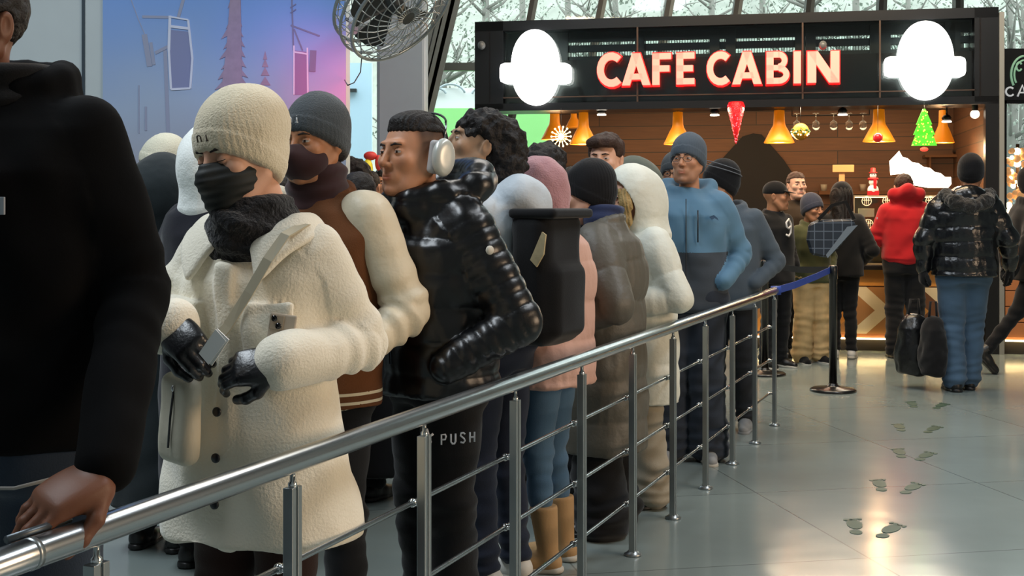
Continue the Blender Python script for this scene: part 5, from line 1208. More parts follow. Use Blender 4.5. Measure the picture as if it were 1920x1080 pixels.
person('person in a brown varsity jacket with cream sleeves and dark grey beanie', 598, .00168, 1.74, -24, head=(-4, 4, 0), hs=1.07, skin='tan', hat=('beanie', mat('charcoal_knit', '3e4448', rough=1, bump=(210, .8, .004), sheen=.2)),
       coat=dict(name='varsity_jacket', split=True, m=VC, sleevem=VS, hem=.80, b=.05, sl=.078, cuff=.05, n=.012, collar=.04, fold=.009, mats=[RIBW], paint=lambda C, rg, mi, s: np.where((rg == 0) & (C[:, 2] < .86*s) & (np.sin(C[:, 2]/s*260) > .1), 3, mi)),
       pants=dict(m=BLKP), shoes=dict(m=SHWH), L=dict(el=(.285, .07, 1.10), wr=(.22, -.13, .98)), res=.009, hres=.0045, extra=ex3)

# 4 ---- man with headphones
def coat4(f, s):
    f.chain([(.11, .02, 1.46), (.12, .07, 1.49), (.07, .115, 1.515), (0, .125, 1.52), (-.07, .115, 1.515), (-.12, .07, 1.49), (-.11, .02, 1.46)], [.042, .045, .047, .048, .047, .045, .042], k=.05)
    f.chain([(.10, -.05, 1.46), (.05, -.13, 1.42), (-.05, -.13, 1.42), (-.10, -.05, 1.46)], [.052]*4, k=.05)
def ex4(i):
    r, s = i['root'], i['s']; T = i['T']
    c = MB(); c.tube([(.035, -.205, 1.44), (.045, -.215, 1.30), (.05, -.215, 1.10), (.05, -.205, .92)], .006, 6); c.build('zip', mat('dull_zip', '3c4048', rough=.3, metal=.8), r)
    n_, t_ = Vector((.90, -.43, 0)), Vector((.43, .90, 0)); b_ = Vector((.094, -.01, .675)) + n_*.136 - t_*.045
    c = letters(None, [G_[q] for q in 'PUSH'], tuple(b_), tuple(t_ + Vector((0, 0, .06))), (0, 0, 1), .024, 0, .0030); c.build('trouser_lettering', mat('white_print', 'c9ccd2', rough=.6), r)
    b_ = b_ - t_*.045; c = MB(); c.tube([b_ + Vector((0, 0, .05)), b_ + t_*.012 + Vector((0, 0, .01)), b_ + t_*.004 + Vector((0, 0, -.02))], .006, 6); c.tube([b_ - t_*.012 + Vector((0, 0, .012)), b_ + t_*.022 + Vector((0, 0, .035))], .004, 6); c.build('trouser_emblem', mat('white_print', 'c9ccd2'), r)
    c = MB(); c.lathe([(.014, 0), (.014, .004), (.001, .005)], 18, Matrix.Translation((.325, -.01, 1.285)) @ Matrix.Rotation(R(90), 4, 'Y')); c.build('sleeve_badge', mat('white_badge', 'c8c4b8', rough=.5), r)
PUFF = mat('black_glossy_puffer', '08090c', rough=.33, bump=(30, .3, .004), var=.1, spec=.45, coat=.1)
m4 = person('young man in a glossy black puffer with slicked dark hair, looking left', 822, .00176, 1.70, -56, head=(13, 0, 0), hoff=(0, -.075, .005), hs=1.13, skin='mid', look=.1, hair=('slick', HBLK), fade=True, jaw=1.06,
       coat=dict(name='puffer_jacket', m=PUFF, hem=.835, b=.072, sl=.082, cuff=.058, quilt=.11, qa=.010, n=.006, aq=.045, aqa=.006, collar=.05, extra=coat4, fold=.004, chest=.01),
       pants=dict(m=BLKP, w=.035), shoes=dict(m=SHWH), L=dict(el=(.315, .12, 1.085), wr=(.225, -.12, .94)), Rr=POCK, res=.0085, hres=.0034, extra=ex4)
hp_ = thing('headphones', 'white over-ear headphones worn by the man in the glossy puffer', 'headphones'); RT4 = Matrix.Translation(m4['root'].location) @ m4['root'].rotation_euler.to_matrix().to_4x4()
hp_.matrix_world = RT4 @ m4['T']
HW = mat('pale_aluminium', 'c3c6c0', rough=.28, metal=.15); HC_ = mat('ear_cushion', 'b2b0b0', rough=.8)
for q in (1, -1):
    f = Fld(); f.ell((q*.110, .018, -.008), (.028, .040, .055), rot=(-.12, 0, 0)); f.cut(lambda X_, Y_, Z_: np.maximum(.098 - q*X_, q*X_ - .128), k=.010); cp = solid('ear_cup', f, .003, HW, hp_)
    f = Fld(); f.box((q*.092, .016, -.008), (.012, .035, .048), rr=.012, rot=(-.12, q*.06, 0)); solid('cushion', f, .0035, HC_, cp)
    c = MB(); c.tube([(q*.110, .02, .035), (q*.108, .03, .072), (q*.101, .038, .092)], .0028, 8); c.build('stem', mat('steel_stem', '8f9498', rough=.2, metal=1), cp)
c = MB(); c.tube([(.100*math.cos(t), .038 + .010*math.sin(t), .092 + .033*math.sin(t)) for t in np.linspace(0, PI, 18)], .0032, 8); c.build('headband', mat('dark_band', '2b2d30', rough=.6), hp_)

# 5 ---- dark-haired woman with backpack
def ex5(i):
    pass
w5 = person('woman with curly dark hair and grey hooded jacket looking up to the left', 930, .0020, 1.76, -122, head=(50, -14, 0), hoff=(0, -.06, .01), hs=1.10, skin='olive', look=-.2, hair=('curly', HBLK),
       coat=dict(name='hooded_jacket', m=nyl('pale_blue_grey_shell', 'b4bec6', rough=.6), hem=.90, b=.05, sl=.072, cuff=.05, n=.010, collar=.02, fold=.006, extra=lambda f, s: (f.ell((0, .12, 1.455), (.125, .080, .085), k=.04), f.ell((0, .17, 1.43), (.075, .05, .075), rot=(.5, 0, 0), k=.04))),
       pants=dict(m=NAVYD, w=.015), shoes=dict(m=SHWH, sole=RUB), L=ARM0, res=.010, hres=.0042, extra=ex5)
RT5 = Matrix.Translation(w5['root'].location) @ w5['root'].rotation_euler.to_matrix().to_4x4()
bp5 = thing('backpack', 'black backpack with a cream patch on the back of the curly-haired woman', 'backpack'); bp5.matrix_world = RT5 @ Matrix.Translation((0, .22, 1.16))
f = Fld(); f.box((0, .0, 0), (.145, .085, .245), rr=.06); f.box((0, .075, -.08), (.11, .04, .13), rr=.035, k=.03); solid('bag_body', f, .009, fab('black_backpack_cloth', '0f0f11'), bp5, disp=lambda P, N, g: vnoise(P, 9)*.006)
f = Fld(); f.box((0, .02, .235), (.148, .10, .018), rr=.016); solid('lid', f, .008, fab('black_backpack_cloth', '0f0f11'), bp5)
c = MB(); c.prism([(.142, .02, .07), (.144, .07, .17), (.144, .085, .16), (.142, .075, .09), (.140, .045, .045)], (.008, 0, 0)); c.build('patch', mat('cream_patch', 'b3a27c', rough=.7, var=.3, vscale=30), bp5)
for q in (1, -1):
    c = MB(); c.strap([(q*.09, -.09, .22), (q*.12, -.20, .28), (q*.12, -.33, .20), (q*.13, -.36, .0), (q*.16, -.25, -.16), (q*.13, -.09, -.19)], [(0, 0, 1), (0, -.3, 1), (0, -1, .4), (0, -1, 0), (q, -1, -.3), (q, 0, 0)], .055, .012); c.build('shoulder_strap', BLK, bp5)
c = MB(); c.tube([(-.04, -.07, .25), (-.03, -.075, .285), (.03, -.075, .285), (.04, -.07, .25)], .009, 8); c.build('handle', BLK, bp5)

# 7 ---- pink coat
person('person in a pink padded coat with dusty pink knitted hood, light jeans and tan boots', 1030, .00211, 1.58, -112, head=(6, 8, 0), hoff=(0, -.03, 0), hs=1.04, skin='light', hat=('knit_hood', mat('dusty_pink_knit', 'b08286', rough=1, bump=(160, .8, .005), sheen=.3)),
       coat=dict(name='padded_coat', m=nyl('pale_pink_shell', 'c79f90', rough=.62, var=.03), hem=.74, b=.075, sl=.088, cuff=.05, quilt=.15, qa=.011, n=.009, fold=.004, flare=.01), pants=dict(m=DENIM, w=.012, tuck=.24), shoes=dict(m=SHBR, boot=.16, sole=RUB),
       L=dict(el=(.30, .10, 1.08), wr=(.18, -.16, 1.0)), res=.010, hres=.005)
# 8 ---- olive coat
def ex8(i):
    tube_ring(i['root'], 'neck_scarf', 1.38, 1.58, .115, .095, fab('navy_scarf', '2a3352'), i['s'], cy=0)
person('person in a long olive down coat with black beanie and navy scarf', 1132, .00233, 1.58, -108, head=(4, 6, 0), hoff=(0, -.05, 0), hs=1.06, skin='light', hat=('beanie_low', BLKW),
       coat=dict(name='long_down_coat', m=nyl('olive_shell', '565248', rough=.55, var=.03), hem=.40, b=.085, sl=.098, cuff=.062, quilt=.17, qa=.014, n=.010, flare=.0, fold=.004, collar=.07), pants=dict(m=BLKP, w=.06, wide=.04), shoes=dict(m=SHBLK),
       L=dict(el=(.31, .13, 1.12), wr=(.17, -.24, .98)), handpose={'l': dict(res=.006, curl=(.6, .7, .4))}, res=.010, hres=.005, extra=ex8)
# 9 ---- cream puffer with hood
PC = nyl('off_white_shell', 'd8d9cc', rough=.55, var=.03)
person('woman in a long off-white padded coat with the hood up and blond hair', 1202, .00255, 1.56, -72, head=(16, 12, 0), hoff=(0, -.04, 0), hs=1.03, skin='light', hair=('locks', HBLD), hat=('hood', PC),
       coat=dict(name='long_padded_coat', m=PC, hem=.55, b=.070, sl=.085, cuff=.055, quilt=.17, qa=.012, n=.009, fold=.004), pants=dict(m=fab('beige_trousers', '9a917f', var=.1), w=.035, wide=.035), shoes=dict(m=SHBLK),
       L=dict(el=(.29, .08, 1.12), wr=(.17, -.22, 1.06)), res=.010, hres=.005)
# 10 --- blue jacket
def ex10(i):
    r, s = i['root'], i['s']; T = i['T']
    zb = mat('black_zip', '15171b', rough=.4); c = MB(); c.tube([(-.004, -.172, 1.42*s), (-.004, -.176, 1.25*s), (-.004, -.176, 1.02*s), (-.004, -.168, .82*s)], .003, 6); c.build('zip', zb, r)
    c = MB(); c.tube([(.060, -.172, 1.36*s), (.060, -.174, 1.19*s)], .0042, 6); c.build('chest_pocket_zip', zb, r)
    c = MB(); c.prism([(.120, -.168, 1.325*s), (.145, -.162, 1.335*s), (.165, -.155, 1.32*s), (.172, -.152, 1.305*s), (.150, -.160, 1.318*s), (.135, -.164, 1.310*s)], (0, -.004, 0)); c.build('chest_emblem', mat('dark_blue_print', '2b4a68', rough=.6), r)
    c = MB()
    for q in (1, -1): c.tube([T @ Vector((q*.032 + .024*math.cos(t), -.103, .006 + .017*math.sin(t))) for t in np.linspace(0, 2*PI, 17)[:-1]], .0016, 6, closed=True); c.tube([T @ Vector((q*.056, -.10, .012)), T @ Vector((q*.078, -.03, .014)), T @ Vector((q*.080, .02, .012))], .0016, 6)
    c.tube([T @ Vector((-.008, -.106, .010)), T @ Vector((.008, -.106, .010))], .0016, 6); c.build('glasses', mat('thin_glasses', '4a4640', rough=.3, metal=.6), r)
BL = fab('steel_blue_softshell', '567a93', bump=(300, .2, .001), var=.06, rough=.75)
person('man in a steel blue and charcoal softshell jacket with grey beanie and glasses', 1290, .00298, 1.80, -10, head=(-16, -2, 0), hs=1.07, skin='mid', hat=('beanie_low', fab('slate_knit', '4a545e')), look=-.2, beard=.3,
       coat=dict(name='softshell_jacket', m=BL, hem=.82, b=.050, sl=.068, cuff=.046, n=.010, fold=.007, low=(fab('charcoal_softshell', '3d444c', rough=.8), 1.135), extra=lambda f, s: f.chain([(.10, -.02, 1.48), (.115, .07, 1.53), (0, .13, 1.54), (-.115, .07, 1.53), (-.10, -.02, 1.48)], [.03, .04, .045, .04, .03], k=.03)),
       pants=dict(m=fab('navy_work_trousers', '2c333e', var=.1), w=.045, wide=.03), shoes=dict(m=SHGR, sole=RUB), L=dict(el=(.285, .07, 1.12), wr=(.19, -.12, .97)), Rr=dict(el=(.25, .07, 1.12), wr=(.17, -.12, .97)), res=.010, hres=.0045, extra=ex10)
# 11 bearded man with glasses
def ex11(i):
    r, T = i['root'], i['T']; c = MB()
    for q in (1, -1): c.tube([T @ Vector((q*.032 + .026*math.cos(t), -.105, .006 + .019*math.sin(t))) for t in np.linspace(0, 2*PI, 17)[:-1]], .0028, 6, closed=True); c.tube([T @ Vector((q*.058, -.10, .012)), T @ Vector((q*.080, .0, .014))], .0025, 6)
    c.tube([T @ Vector((-.008, -.107, .010)), T @ Vector((.008, -.107, .010))], .0025, 6); c.build('glasses', mat('dark_glasses', '1c1a1a', rough=.2), r)
person('bearded man with dark glasses and grey hood, behind the blue-jacket man', 1266, .0036, 1.76, -12, head=(-6, 2, 0), hs=1.04, skin='tan', hat=('beanie_low', fab('dark_grey_hood', '3b4146')), beard=.95, coat=dict(name='jacket', m=BLK, hem=.85, b=.05), pants=dict(m=BLKP), shoes=dict(m=SHBLK), L=POCK, Rr=POCK, res=.014, hres=.0045, extra=ex11)
# 12 young man with dark fringe
person('young man with thick dark fringe looking over the crowd above the black beanie', 1136, .0027, 1.775, -10, head=(-12, 0, 0), hs=1.03, skin='light', hair=('fringe', HBRN), coat=dict(name='jacket', m=fab('grey_coat', '4e5256'), hem=.85, b=.05), pants=dict(m=BLKP), shoes=dict(m=SHBLK), L=POCK, Rr=POCK, res=.014, hres=.005)
person('person with raised grey-green hood directly behind the off-white hood', 1188, .00315, 1.66, -60, head=(-10, 5, 0), hs=1.05, skin='mid', hat=('hood', fab('grey_green_hood', '5d6258')), coat=dict(name='jacket', m=fab('grey_green_coat', '4c5046'), hem=.82, b=.06), pants=dict(m=BLKP), shoes=dict(m=SHBLK), L=POCK, Rr=POCK, res=.014, hres=.007)
person('person with black hair in a black coat, behind the dusty pink hood', 1022, .00262, 1.705, 170, head=(0, 0, 0), hs=1.10, skin='mid', hair=('curly', HBLK), coat=dict(name='coat', m=BLK, hem=.6, b=.06), pants=dict(m=BLKP), shoes=dict(m=SHBLK), L=POCK, Rr=POCK, res=.014, hres=.007)
def ex15(i):
    T = i['T']; c = MB()
    for z in (.060, .085): c.tube([T @ Vector((.098*math.cos(t)*(1-(z-.06)*3.2), .016 + .117*math.sin(t)*(1-(z-.06)*2.6), z + .02 - .035*math.sin(t))) for t in np.linspace(0, 2*PI, 33)[:-1]], .003, 6, closed=True)
    c.build('beanie_stripes', mat('grey_stripe', '6c7076', rough=.9), i['root'])
person('person in a grey jacket and black beanie with grey stripes, behind the blue-jacket man', 1368, .0034, 1.68, -24, head=(-60, 0, 0), hoff=(-.06, 0, 0), hs=1.08, skin='mid', hat=('beanie_low', BLKW), coat=dict(name='jacket', m=fab('slate_grey_jacket', '4b555e'), hem=.80, b=.045), pants=dict(m=fab('charcoal_trousers', '24272c')), shoes=dict(m=SHGR), L=POCK, Rr=POCK, res=.013, hres=.006, extra=ex15)

# far left crowd
gl_ = 'people in the other queue lane at the left'
person('person with a cream beanie above a black collar, far left behind the crowd', 314, .0027, 1.74, -75, head=(0, 8, 0), hs=1.12, skin='mid', hat=('beanie', mat('off_white_knit', 'cfccb8', rough=1, bump=(150, .8, .004))), coat=dict(name='jacket', m=BLK, hem=.8, b=.06, collar=.09), pants=dict(m=BLKP), shoes=dict(m=SHBLK), res=.014, hres=.006, group=gl_)
person('person in a dark teal hooded coat between the black jacket and the cream fleece', 306, .00222, 1.58, 160, head=(0, 6, 0), hs=1.05, skin='mid', hat=('hood', fab('dark_teal_coat', '1d2528')), coat=dict(name='coat', m=fab('dark_teal_coat', '1d2528'), hem=.20, b=.08, sl=.09), pants=dict(m=BLKP), shoes=dict(m=SHBLK), L=POCK, Rr=POCK, res=.013, hres=.007, group=gl_)
person('person in a white fluffy hood half hidden behind the cream beanie', 406, .0021, 1.72, 150, head=(0, 0, 0), hs=1.0, skin='light', hat=('hood', mat('white_fluff', 'eef2ee', rough=1, bump=(120, .5, .004), sheen=.4)), coat=dict(name='coat', m=fab('navy_coat', '0e0f1c'), hem=.18, b=.07), pants=dict(m=BLKP), shoes=dict(m=SHBLK), L=POCK, Rr=POCK, res=.013, hres=.006, group=gl_)
person('person in a long black coat behind the slick-haired man, mostly hidden', 672, .0026, 1.57, 160, hs=1.0, skin='mid', hair=('short', HBLK), coat=dict(name='coat', m=BLK, hem=.15, b=.09, flare=.05), pants=dict(m=BLKP), shoes=dict(m=SHBLK), L=POCK, Rr=POCK, res=.016, hres=.008, group=gl_)
person('person in a black coat in the gap behind the brown varsity jacket', 520, .0024, 1.55, 170, hs=1.0, skin='mid', hair=('short', HBLK), coat=dict(name='coat', m=BLK, hem=.15, b=.08, flare=.04), pants=dict(m=BLKP), shoes=dict(m=SHBLK), L=POCK, Rr=POCK, res=.016, hres=.008, group=gl_)
# distant heads
gf = 'distant people beyond the queue'
for i, (x, k, H, rz, hr, cm, lab) in enumerate([(658, .0042, 1.79, -80, 'curly', '1c1c22', 'distant dark-haired person just right of the mural edge'), (692, .0044, 1.70, 170, 'short', '24243a', 'distant person in a dark blue coat left of the slick-haired man'), (716, .0048, 1.74, 20, 'short', '2a2a2a', 'distant person in black partly behind the slick-haired man'), (849, .0033, 1.80, -20, 'short', '1a1a1c', 'small dark-haired head between the white headphones and the curly-haired woman'), (1072, .0035, 1.66, -30, 'short', '2b302c', 'dark-haired person between the curly-haired woman and the dark fringe')]):
    person(lab, x, k, H, rz, hs=1.05, skin='mid', hair=(hr, HBLK), coat=dict(name='jacket', m=fab('crowd_coat_'+cm, cm), hem=.8, b=.05), pants=dict(m=BLKP), shoes=dict(m=SHBLK), L=POCK, Rr=POCK, res=.018, hres=.008, group=gf)
# yellow and red display seen in the gap
p = W(690, 318, 11.2); yd = thing('toy_balloons', 'yellow and red balloons on a stick beyond the queue, left of the slick-haired man', 'balloon', (p.x, p.y, 0))
c = MB(); c.tube([(0, 0, 0), (0, 0, p.z)], .012, 8); c.build('stick', KBLK, yd)
c = MB(); c.ball((0, 0, p.z), (.045, .045, .10), 14); c.build('yellow_balloon', mat('bright_yellow', 'f2e23a', rough=.5, emit='f2e23a', estr=.1), yd)
c = MB(); c.ball((.02, 0, p.z+.12), (.06, .04, .04), 12); c.ball((.09, 0, p.z+.06), (.03, .03, .07), 12); c.build('red_balloon', mat('balloon_red', 'd8403a', rough=.5), yd)

# at the kiosk
gk = 'customers standing at the kiosk'
def exj(i):
    c = MB(); 
    for g in (G_['9'],):
        for pl in g: c.tube([Vector((-.045 + a*.10, -.172, 1.16 + b*.15)) for a, b in pl], .009, 6)
    c.build('jersey_number', mat('jersey_white', 'd8d4d0', rough=.7), i['root'])
person('person in a black sports jersey with white 9 and dark cap, beside the belt', 1452, .0047, 1.62, 35, head=(35, 0, 0), hs=1.05, skin='tan', hat=('cap', BLK), coat=dict(name='jersey', m=BLK, hem=.8, b=.045), pants=dict(m=BLKP), shoes=dict(m=SHBLK, sole=RUB), L=POCK, Rr=POCK, res=.014, hres=.0045, group=gk, extra=exj)
person('man with bright lit face and brown jacket facing the hall, in front of the counter', 1492, .00505, 1.735, 10, head=(0, -4, 0), hs=1.06, skin='light', hair=('short', STUB), coat=dict(name='jacket', m=fab('dark_brown_jacket', '3a2c1e'), hem=.78, b=.05, collar=.06), pants=dict(m=BLKP), shoes=dict(m=SHBLK), L=POCK, Rr=POCK, res=.014, hres=.0045, group=gk)
CAMO = mat('beige_camo', 'd0ac78', rough=.9, var=.5, vscale=7)
person('child in a slate beanie, olive jacket and beige camouflage trousers', 1521, .00485, 1.50, 18, head=(14, 4, 0), hs=1.0, skin='tan', hat=('beanie_low', fab('slate_purple_knit', '3d3f4c')), coat=dict(name='jacket', m=fab('olive_fleece', '4a4c30'), hem=.85, b=.05), pants=dict(m=CAMO, w=.045, wide=.02), shoes=dict(m=BLK, sole=RUB, sc=1.1), L=POCK, Rr=POCK, res=.013, hres=.0045, group=gk)
def exd(i): pass
pd_ = person('woman in black with black beanie waiting at the counter, grid bag on her shoulder', 1578, .0050, 1.60, 165, head=(0, 6, 0), hs=1.10, skin='mid', hair=('long', HBLK), hat=('beanie_low', BLKW), coat=dict(name='jacket', m=BLK, hem=.84, b=.055, sl=.075), pants=dict(m=BLKP, w=.012), shoes=dict(m=SHWH, sole=RUB), L=POCK, Rr=POCK, legs=dict(lk=(.07, -.01, .50), la=(.07, .03, .085), rk=(-.085, -.0, .5), ra=(-.10, .03, .085)), res=.013, hres=.0045, group=gk)
RTd = Matrix.Translation(pd_['root'].location) @ pd_['root'].rotation_euler.to_matrix().to_4x4()
GRID = mat('grid_bag_blue', '232c38', rough=.5)
N, Lk = nodes(GRID); b = N['Principled BSDF']; tc = [q for q in N if q.type == 'TEX_COORD'][0]; bk = N.new('ShaderNodeTexBrick'); bk.offset = 0; bk.inputs['Scale'].default_value = 1; bk.inputs['Brick Width'].default_value = .075; bk.inputs['Row Height'].default_value = .075; bk.inputs['Mortar Size'].default_value = .004
bk.inputs['Color1'].default_value = (*srgb('232c38'), 1); bk.inputs['Color2'].default_value = (*srgb('202833'), 1); bk.inputs['Mortar'].default_value = (*srgb('5c6674'), 1)
mp = N.new('ShaderNodeMapping'); mp.inputs['Rotation'].default_value = (R(90), R(20), 0); Lk.new(tc.outputs['Object'], mp.inputs['Vector']); Lk.new(mp.outputs['Vector'], bk.inputs['Vector']); Lk.new(bk.outputs['Color'], b.inputs['Base Color'])
gb = thing('shoulder_bag', 'dark blue shoulder bag with pale grid lines and a grey folded corner', 'bag', KM @ Vector((0, 0, 0))); q_ = at(1562, .0047); gb.location = (q_[0], q_[1], 0); gb.rotation_euler = (0, 0, R(-8))
def GP(x, y): p = W(x, y, q_[1]); return (p.x - q_[0], 0, p.z)
c = MB(); c.prism([GP(x, y) for x, y in ((1518, 420), (1535, 412), (1598, 410), (1606, 425), (1570, 468), (1552, 484), (1522, 478), (1514, 450))], (0, .10, 0)); bd = c.build('bag_body', GRID, gb)
bd.modifiers.new('bevel', 'BEVEL').width = .02
c = MB(); c.prism([(a[0], -.006, a[2]) for a in (GP(1588, 425), GP(1607, 422), GP(1552, 484), GP(1549, 478))], (0, .006, 0)); c.build('grey_corner', mat('grey_satin', '6d7883', rough=.5), bd)
c = MB(); c.strap([GP(1535, 412), GP(1560, 385), GP(1585, 378), GP(1600, 411)], (0, -1, 0), .03, .01); c.build('strap', BLK, gb)
RED = fab('red_softshell', 'ac181e', bump=(200, .3, .002), var=.05)
def exr(i):
    c = MB(); c.box((-.03, 0, 0), (.01, .004, .02)); o = c.build('sleeve_mark', mat('white_mark', 'dcd4d4', rough=.6), i['root']); o.location = (.262, .052, 1.30); o.rotation_euler = (0, 0, R(60))
person('man in a red hooded jacket with his back turned at the counter', 1697, .0050, 1.72, 172, head=(-5, 20, 0), hoff=(0, -.05, -.01), hs=1.04, skin='mid', hair=('short', HBRN), coat=dict(name='red_jacket', m=RED, hem=.90, b=.055, sl=.075, n=.010, fold=.007, extra=lambda f, s: (f.chain([(.10, .0, 1.48), (.11, .07, 1.53), (0, .12, 1.56), (-.11, .07, 1.53), (-.10, .0, 1.48)], [.04, .05, .06, .05, .04], k=.04), f.loft([(.90*s, 0, 0, .19, .15), (.96*s, 0, 0, .20, .155)], k=.02))),
       pants=dict(m=BLKP, w=.03, wide=.01), shoes=dict(m=SHBLK), L=dict(el=(.28, -.04, 1.12), wr=(.15, -.27, 1.10)), Rr=dict(el=(.28, -.04, 1.12), wr=(.15, -.27, 1.10)), res=.012, hres=.0045, group=gk, extra=exr)
# walking man with jeans
PUFB = mat('black_puffer_shell', '0a0c10', rough=.25, bump=(45, .6, .005), spec=.6, coat=.2)
FURB = mat('dark_fur', '1f1d1a', rough=1, bump=(60, 1, .015), sheen=.3)
def exf(i):
    f = Fld(); s = i['s']
    f.chain([(.135, -.02, 1.50), (.16, .08, 1.51), (.12, .18, 1.46), (0, .23, 1.42), (-.12, .18, 1.46), (-.16, .08, 1.51), (-.135, -.02, 1.50)], [.035, .045, .05, .052, .05, .045, .035], k=.03)
    solid('fur_trim', f, .010, FURB, i['root'], disp=lambda P, N, g: vnoise(P, 40)*.010)
mf = person('man in a black puffer with fur trimmed hood and blue jeans, walking away with bags', 1808, .00412, 1.80, 174, head=(-14, 2, 0), hoff=(-.06, -.02, 0), hs=1.06, skin='mid', hair=('short', HBLK), hat=('beanie_low', BLKW),
       coat=dict(name='puffer_jacket', m=PUFB, hem=.86, b=.075, sl=.088, cuff=.055, quilt=.115, qa=.014, n=.010, extra=lambda f, s: f.ell((0, .13, 1.45), (.15, .10, .13), k=.05)), pants=dict(m=fab('faded_blue_denim', '41586e', var=.3, vscale=5), w=.035, wide=.012), shoes=dict(m=SHBLK, sc=1.05),
       L=dict(el=(.29, .0, 1.13), wr=(.30, -.02, .90)), Rr=dict(el=(.31, .03, 1.14), wr=(.36, -.10, .92)), glove=BLK, handpose={'l': dict(curl=(1.0, 1.2, .8), res=.007, p=(-.2, 0, 0), f=(0, 0, -1)), 'r': dict(curl=(.4, .5, .4), res=.007)},
       legs=dict(lk=(.09, -.02, .50), la=(.085, .06, .085), rk=(-.08, -.10, .50), ra=(-.05, -.06, .085)), res=.011, hres=.006, group='people walking past the kiosk', extra=exf)
def blackbag(name, label, x, y0, y1, hw, k, mt, grp):
    X_, Y_ = at(x, k); zt, zb = HC-(y0-HY)*k, HC-(y1-HY)*k; h = (zt-zb)/2; w_ = hw*k
    t = thing(name, label, 'bag', (X_, Y_, 0), R(8), grp)
    f = Fld(); f.loft([(zb, 0, 0, w_*.92, .10), (zb+h*.5, 0, 0, w_, .13), (zt-h*.5, .01, 0, w_*.85, .11), (zt-.02, .02, 0, w_*.55, .05)], rnd=.03)
    solid('bag_body', f, .011, mt, t, disp=lambda P, N, g: vnoise(P, 8)*.02 + vnoise(P, 22)*.008)
    c = MB(); c.tube([(-w_*.3, 0, zt-.06), (-w_*.15, 0, zt+.10), (w_*.3, 0, zt+.10), (w_*.4, 0, zt-.06)], .010, 8); c.build('handle', BLK, t)
blackbag('carrier_bag', 'large glossy black bag carried low by the jeans man, leftmost of his bags', 1712, 585, 702, 34, .00418, nyl('black_bag_film', '0c0c0e', rough=.3), 'bags carried by the man in jeans')
blackbag('carrier_bag', 'black textile bag hanging against the leg of the man in blue jeans', 1748, 590, 704, 24, .00410, BLK, 'bags carried by the man in jeans')
# walker leaving at the right edge
person('person in black striding out of the picture at the right edge', 1932, .00455, 1.73, 90, head=(0, 0, 0), hs=1.04, skin='mid', hair=('short', HBLK), hat=('beanie_low', BLKW), coat=dict(name='coat', m=BLK, hem=.80, b=.06, sl=.08), pants=dict(m=BLKP, w=.01), shoes=dict(m=SHBLK, sc=1.1),
       L=dict(el=(.27, .12, 1.14), wr=(.25, .12, .90)), Rr=dict(el=(.27, .12, 1.14), wr=(.25, .22, .95)), glove=BLK, handpose={'r': dict(res=.008), 'l': dict(res=.008)},
       legs=dict(rk=(-.09, .14, .54), ra=(-.09, .42, .20), lk=(.09, -.28, .52), la=(.09, -.36, .085), rt=(0, -.75, -.75)), res=.013, hres=.007, group='people walking past the kiosk')
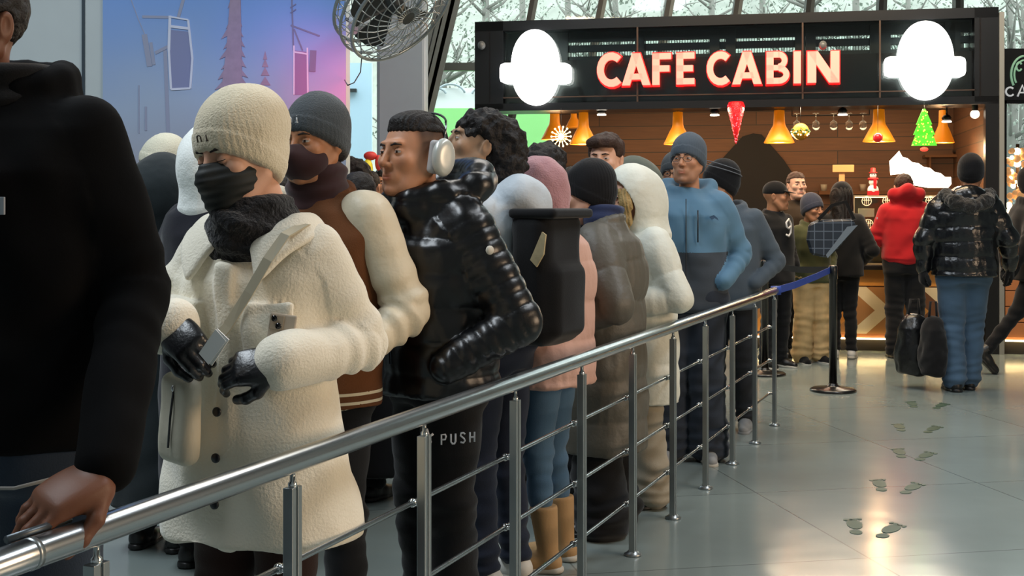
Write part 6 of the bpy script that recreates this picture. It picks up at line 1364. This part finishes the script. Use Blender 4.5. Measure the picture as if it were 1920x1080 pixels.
# ------------------------------------------------------------------ light and camera
w = bpy.data.worlds.new('world'); SC.world = w; w.use_nodes = True; bg_ = w.node_tree.nodes['Background']; bg_.inputs[0].default_value = (.90, .96, 1.0, 1); bg_.inputs[1].default_value = 5.0
def area(name, loc, rot, sx_, sy_, e, col):
    li = bpy.data.lights.new(name, 'AREA'); li.shape = 'RECTANGLE'; li.size = sx_; li.size_y = sy_; li.energy = e; li.color = col
    o = bpy.data.objects.new(name, li); COL.objects.link(o); o.location = loc; o.rotation_euler = rot; return o
area('hall_overhead_fill', (-3.0, 3.5, 6.2), (0, 0, 0), 1.2, 5, 360, (.85, .93, 1))  # unseen area lights, added to fill the hall from above
area('hall_overhead_fill', (3.5, 4.5, 6.2), (0, 0, 0), 1.2, 5, 230, (.9, .95, 1))
area('hall_overhead_fill', (1.0, 9.0, 6.2), (0, 0, 0), 5, 1.0, 170, (1, .95, .88))
area('warm_right_fill', (6.5, 2.2, 2.3), (0, R(78), 0), 2.2, 3.0, 230, (1, .72, .48))  # added warm light from the right, no shop window behind it
area('kiosk_interior_fill', tuple(KM @ Vector((3.0, 1.3, 2.74))), (0, 0, KA), 3.6, 1.6, 42, (1, .64, .33))  # added area light that fills the kiosk interior beside the pendants
area('kiosk_front_light', tuple(KM @ Vector((2.9, -.02, ZB-.04))), (R(-18), 0, KA), 3.8, .12, 42, (1, .80, .55))
q_ = KM @ Vector((3.3, -1.9, 4.6)); o = area('counter_front_fill', tuple(q_), (0, 0, 0), 3.2, .3, 170, (1, .74, .45)); o.rotation_euler = ((KM @ Vector((3.3, .2, .6))) - q_).to_track_quat('-Z', 'Y').to_euler()  # unseen area light added to brighten the counter front
def spot(name, loc, tgt, e, col, size=60, soft=.1):
    li = bpy.data.lights.new(name, 'SPOT'); li.energy = e; li.color = col; li.spot_size = R(size); li.spot_blend = 1; li.shadow_soft_size = soft
    o = bpy.data.objects.new(name, li); COL.objects.link(o); o.location = loc; o.rotation_euler = (Vector(tgt) - Vector(loc)).to_track_quat('-Z', 'Y').to_euler()
p = W(650, 150, MY); spot('red_effect_light', (p.x+.25, MY-.7, p.z-.1), (p.x-.1, MY, p.z), 42, (1, .03, .10), 70)
p = W(520, 140, MY); spot('violet_effect_light', (p.x+.4, MY-1.2, p.z+.6), (p.x, MY, p.z), 18, (.30, .28, 1), 62)
cam = bpy.data.cameras.new('camera'); co = bpy.data.objects.new('camera', cam); COL.objects.link(co)
co.location = (0, 0, HC); co.rotation_euler = (R(90), 0, 0); cam.sensor_width = 36; cam.lens = 36*FPX/1920; cam.shift_y = -(540-HY)/1920; cam.clip_end = 300
SC.camera = co
SC.view_settings.view_transform = 'Standard'; SC.view_settings.look = 'None'; SC.view_settings.exposure = 0; SC.view_settings.gamma = 1; SC.view_settings.use_curve_mapping = False
